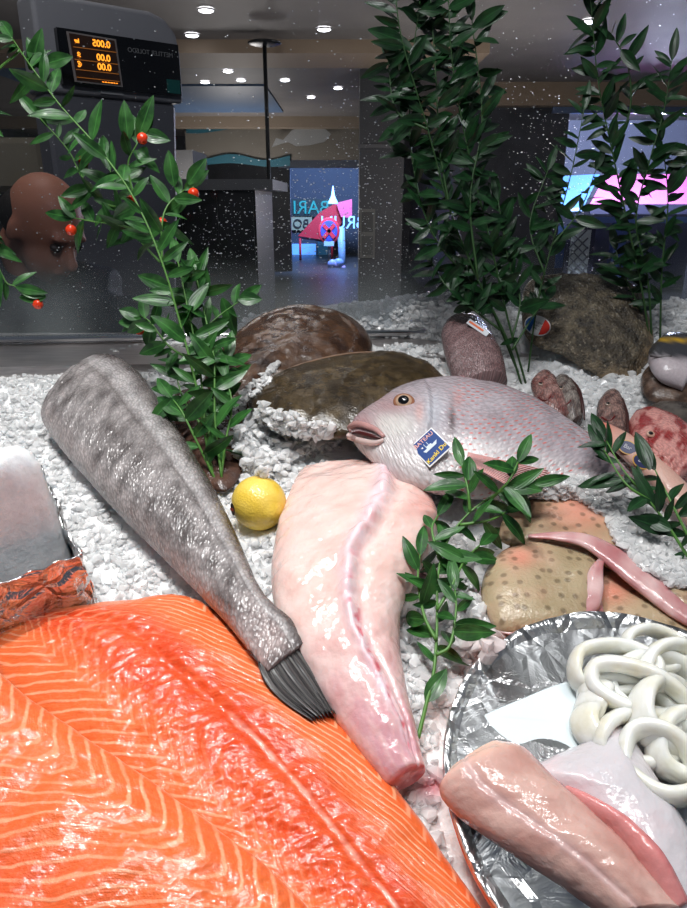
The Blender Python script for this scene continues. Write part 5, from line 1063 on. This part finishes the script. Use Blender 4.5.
ls = [A2([(216, 490), (206, 440), (196, 385), (182, 330), (162, 262), (135, 200), (100, 150), (60, 105), (28, 62), (12, 38)], Yb, 1.04),
      A2([(222, 480), (215, 420), (214, 360), (206, 320), (196, 275)], Yb, .95), A2([(196, 385), (190, 350), (212, 322), (238, 302)], .88, .96), A2([(190, 360), (168, 345), (150, 322), (140, 316)], .90, .96),
      A2([(162, 262), (162, 225), (168, 205), (184, 190)], .96, 1.0), A2([(135, 200), (128, 165), (138, 142)], .99, 1.0), A2([(135, 205), (108, 205), (84, 180), (68, 150), (40, 118)], .99, 1.03),
      A2([(148, 235), (120, 225), (96, 222), (74, 218)], .98, 1.0), A2([(160, 262), (140, 240), (125, 215), (110, 170)], .97, 1.02), A2([(205, 430), (184, 400), (176, 375)], .84, .90), A2([(206, 440), (222, 400), (228, 360)], .83, .9),
      A2([(218, 485), (196, 440), (182, 412), (172, 398)], Yb, .84), A2([(220, 484), (226, 440), (232, 405), (226, 378)], Yb, .86), A2([(205, 430), (200, 370), (186, 300), (178, 262)], .83, .95),
      A2([(20, 50), (-12, 90), (-22, 200), (2, 275), (16, 287)], 1.04, 1.03)]  # added twig, holds up a leaf and berry that are only a reflection
Z = lambda x, y, Y=1.0: at(x, y, Y)
sing = [(Z(138, 138), Z(153, 95)), (Z(128, 140), Z(124, 100)), (Z(143, 134), Z(170, 140)), (Z(138, 150), Z(148, 158)), (Z(174, 186), Z(168, 150)), (Z(188, 184), Z(206, 158)), (Z(165, 215), Z(190, 196)), (Z(204, 298, .96), Z(203, 262, .96)), (Z(222, 298, .96), Z(237, 336, .96)), (Z(238, 299, .96), Z(262, 299, .96)), (Z(140, 318, .96), Z(119, 309, .96)), (Z(142, 322, .96), Z(118, 322, .96)), (Z(152, 324, .96), Z(147, 348, .96)), (Z(44, 296, 1.03), Z(16, 287, 1.03)), (Z(46, 297, 1.03), Z(18, 297, 1.03)), (Z(30, 70, 1.03), Z(42, 28, 1.03)), (Z(42, 70, 1.03), Z(27, 36, 1.03)), (Z(45, 64, 1.03), Z(72, 56, 1.03))]
sprig.start = .20
sprig('berried_sprig', 'tall lit green sprig with red berries standing left of the brown flatfish', ls, .046, .0082, .0118, LM, [Z(142.5, 138.5), Z(162, 223), Z(193.5, 193.5), Z(84, 160, 1.02), Z(71, 230), Z(38, 304, 1.03), Z(139.5, 329.5, .96), Z(131, 201, 1.01)], .0018, 3, sing)
Yc = bp(521, 385, .0)[1]
ts_ = [A2([(522, 386), (505, 335), (478, 280), (450, 210), (428, 130), (402, 40), (394, -20)], Yc, 1.06), A2([(526, 384), (508, 320), (490, 240), (468, 150), (452, 60), (448, -20)], Yc, 1.07), A2([(518, 372), (486, 300), (436, 240), (414, 170), (410, 90), (420, 0)], Yc + .01, 1.08),
       A2([(500, 330), (450, 290), (432, 262)], 1.0, 1.06), A2([(478, 280), (470, 200), (482, 120), (472, 20)], 1.0, 1.07), A2([(512, 340), (520, 300), (508, 258), (498, 200)], 1.0, 1.06), A2([(450, 210), (440, 150), (436, 80), (430, -10)], 1.03, 1.08), A2([(512, 350), (532, 318), (545, 300)], .99, 1.05), A2([(428, 130), (396, 110), (388, 60)], 1.03, 1.08)]
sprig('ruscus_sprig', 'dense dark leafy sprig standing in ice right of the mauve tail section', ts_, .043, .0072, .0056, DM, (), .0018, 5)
Yd = 1.10
rt = [A2([(600, 330), (612, 270), (622, 215), (612, 150), (598, 80), (590, -10)], Yd, 1.13), A2([(652, 345), (648, 280), (636, 220), (650, 160), (664, 110), (672, 60)], Yd - .02, 1.12), A2([(660, 345), (662, 270), (668, 200), (662, 140)], Yd - .02, 1.12), A2([(612, 150), (630, 110), (626, 60), (600, 20)], 1.12, 1.13), A2([(650, 330), (622, 270), (616, 250)], Yd, 1.12)]
rt[0] = A2([(650, 345), (642, 290), (628, 225), (612, 150), (598, 80), (590, -10)], Yd - .02, 1.12)
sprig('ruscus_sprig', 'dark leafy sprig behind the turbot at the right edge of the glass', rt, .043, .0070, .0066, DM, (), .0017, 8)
md = [A2([(528, 372), (538, 300), (556, 230), (572, 170), (584, 110)], Yc + .02, 1.10), A2([(545, 275), (530, 225), (548, 170)], 1.04, 1.10), A2([(552, 245), (580, 210), (596, 170)], 1.05, 1.10)]  # blurred reflection in the pane, built as a solid sprig in front of it
sprig('ruscus_sprig', 'slim dark sprig standing in for a reflection between the two bigger dark sprigs', md, .042, .0062, .0095, DM, (), .0015, 12)
Bf = lambda L: [bp(*q) for q in L]
sprig.start = .22
fs = [Bf([(418, 738, .020), (426, 705, .022), (434, 670, .026), (437, 625, .034), (438, 575, .045), (448, 540, .056), (470, 512, .070), (500, 492, .085), (532, 484, .092)]), Bf([(436, 640, .034), (424, 615, .040), (418, 580, .045), (420, 555, .05)]), Bf([(437, 610, .04), (452, 585, .05), (465, 560, .055), (480, 545, .055)]),
      Bf([(440, 560, .05), (432, 530, .06), (438, 515, .065)]), Bf([(436, 655, .03), (450, 645, .035), (456, 610, .045), (455, 590, .05)]), Bf([(470, 512, .07), (468, 490, .085), (462, 466, .095)]), Bf([(490, 500, .08), (508, 482, .10), (518, 462, .11)]), Bf([(460, 525, .065), (490, 520, .07), (506, 512, .07)])]
sprig('ruscus_sprig', 'glossy green sprig lying between the skinned tail and the skate wings', fs, .040, .0066, .0110, LM, (), .0019, 21, [(bp(426, 702, .022), bp(447, 668, .03)), (bp(468, 480, .09), bp(470, 455, .10)), (bp(505, 486, .09), bp(543, 490, .09))])
sprig.start = .05
rs_ = [Bf([(690, 560, .05), (664, 520, .07), (640, 490, .085), (622, 468, .095), (606, 440, .105)]), Bf([(690, 540, .06), (670, 500, .08), (655, 470, .09)]), Bf([(650, 500, .08), (626, 484, .09), (604, 450, .1)])]
sprig('ruscus_sprig', 'small dark green sprig over the bream tail at the right edge', rs_, .042, .0068, .0110, (M['leafd'], M['stem']), (), .0017, 31, [(bp(671, 530, .07), bp(640, 514, .07)), (bp(650, 470, .09), bp(636, 430, .11))])
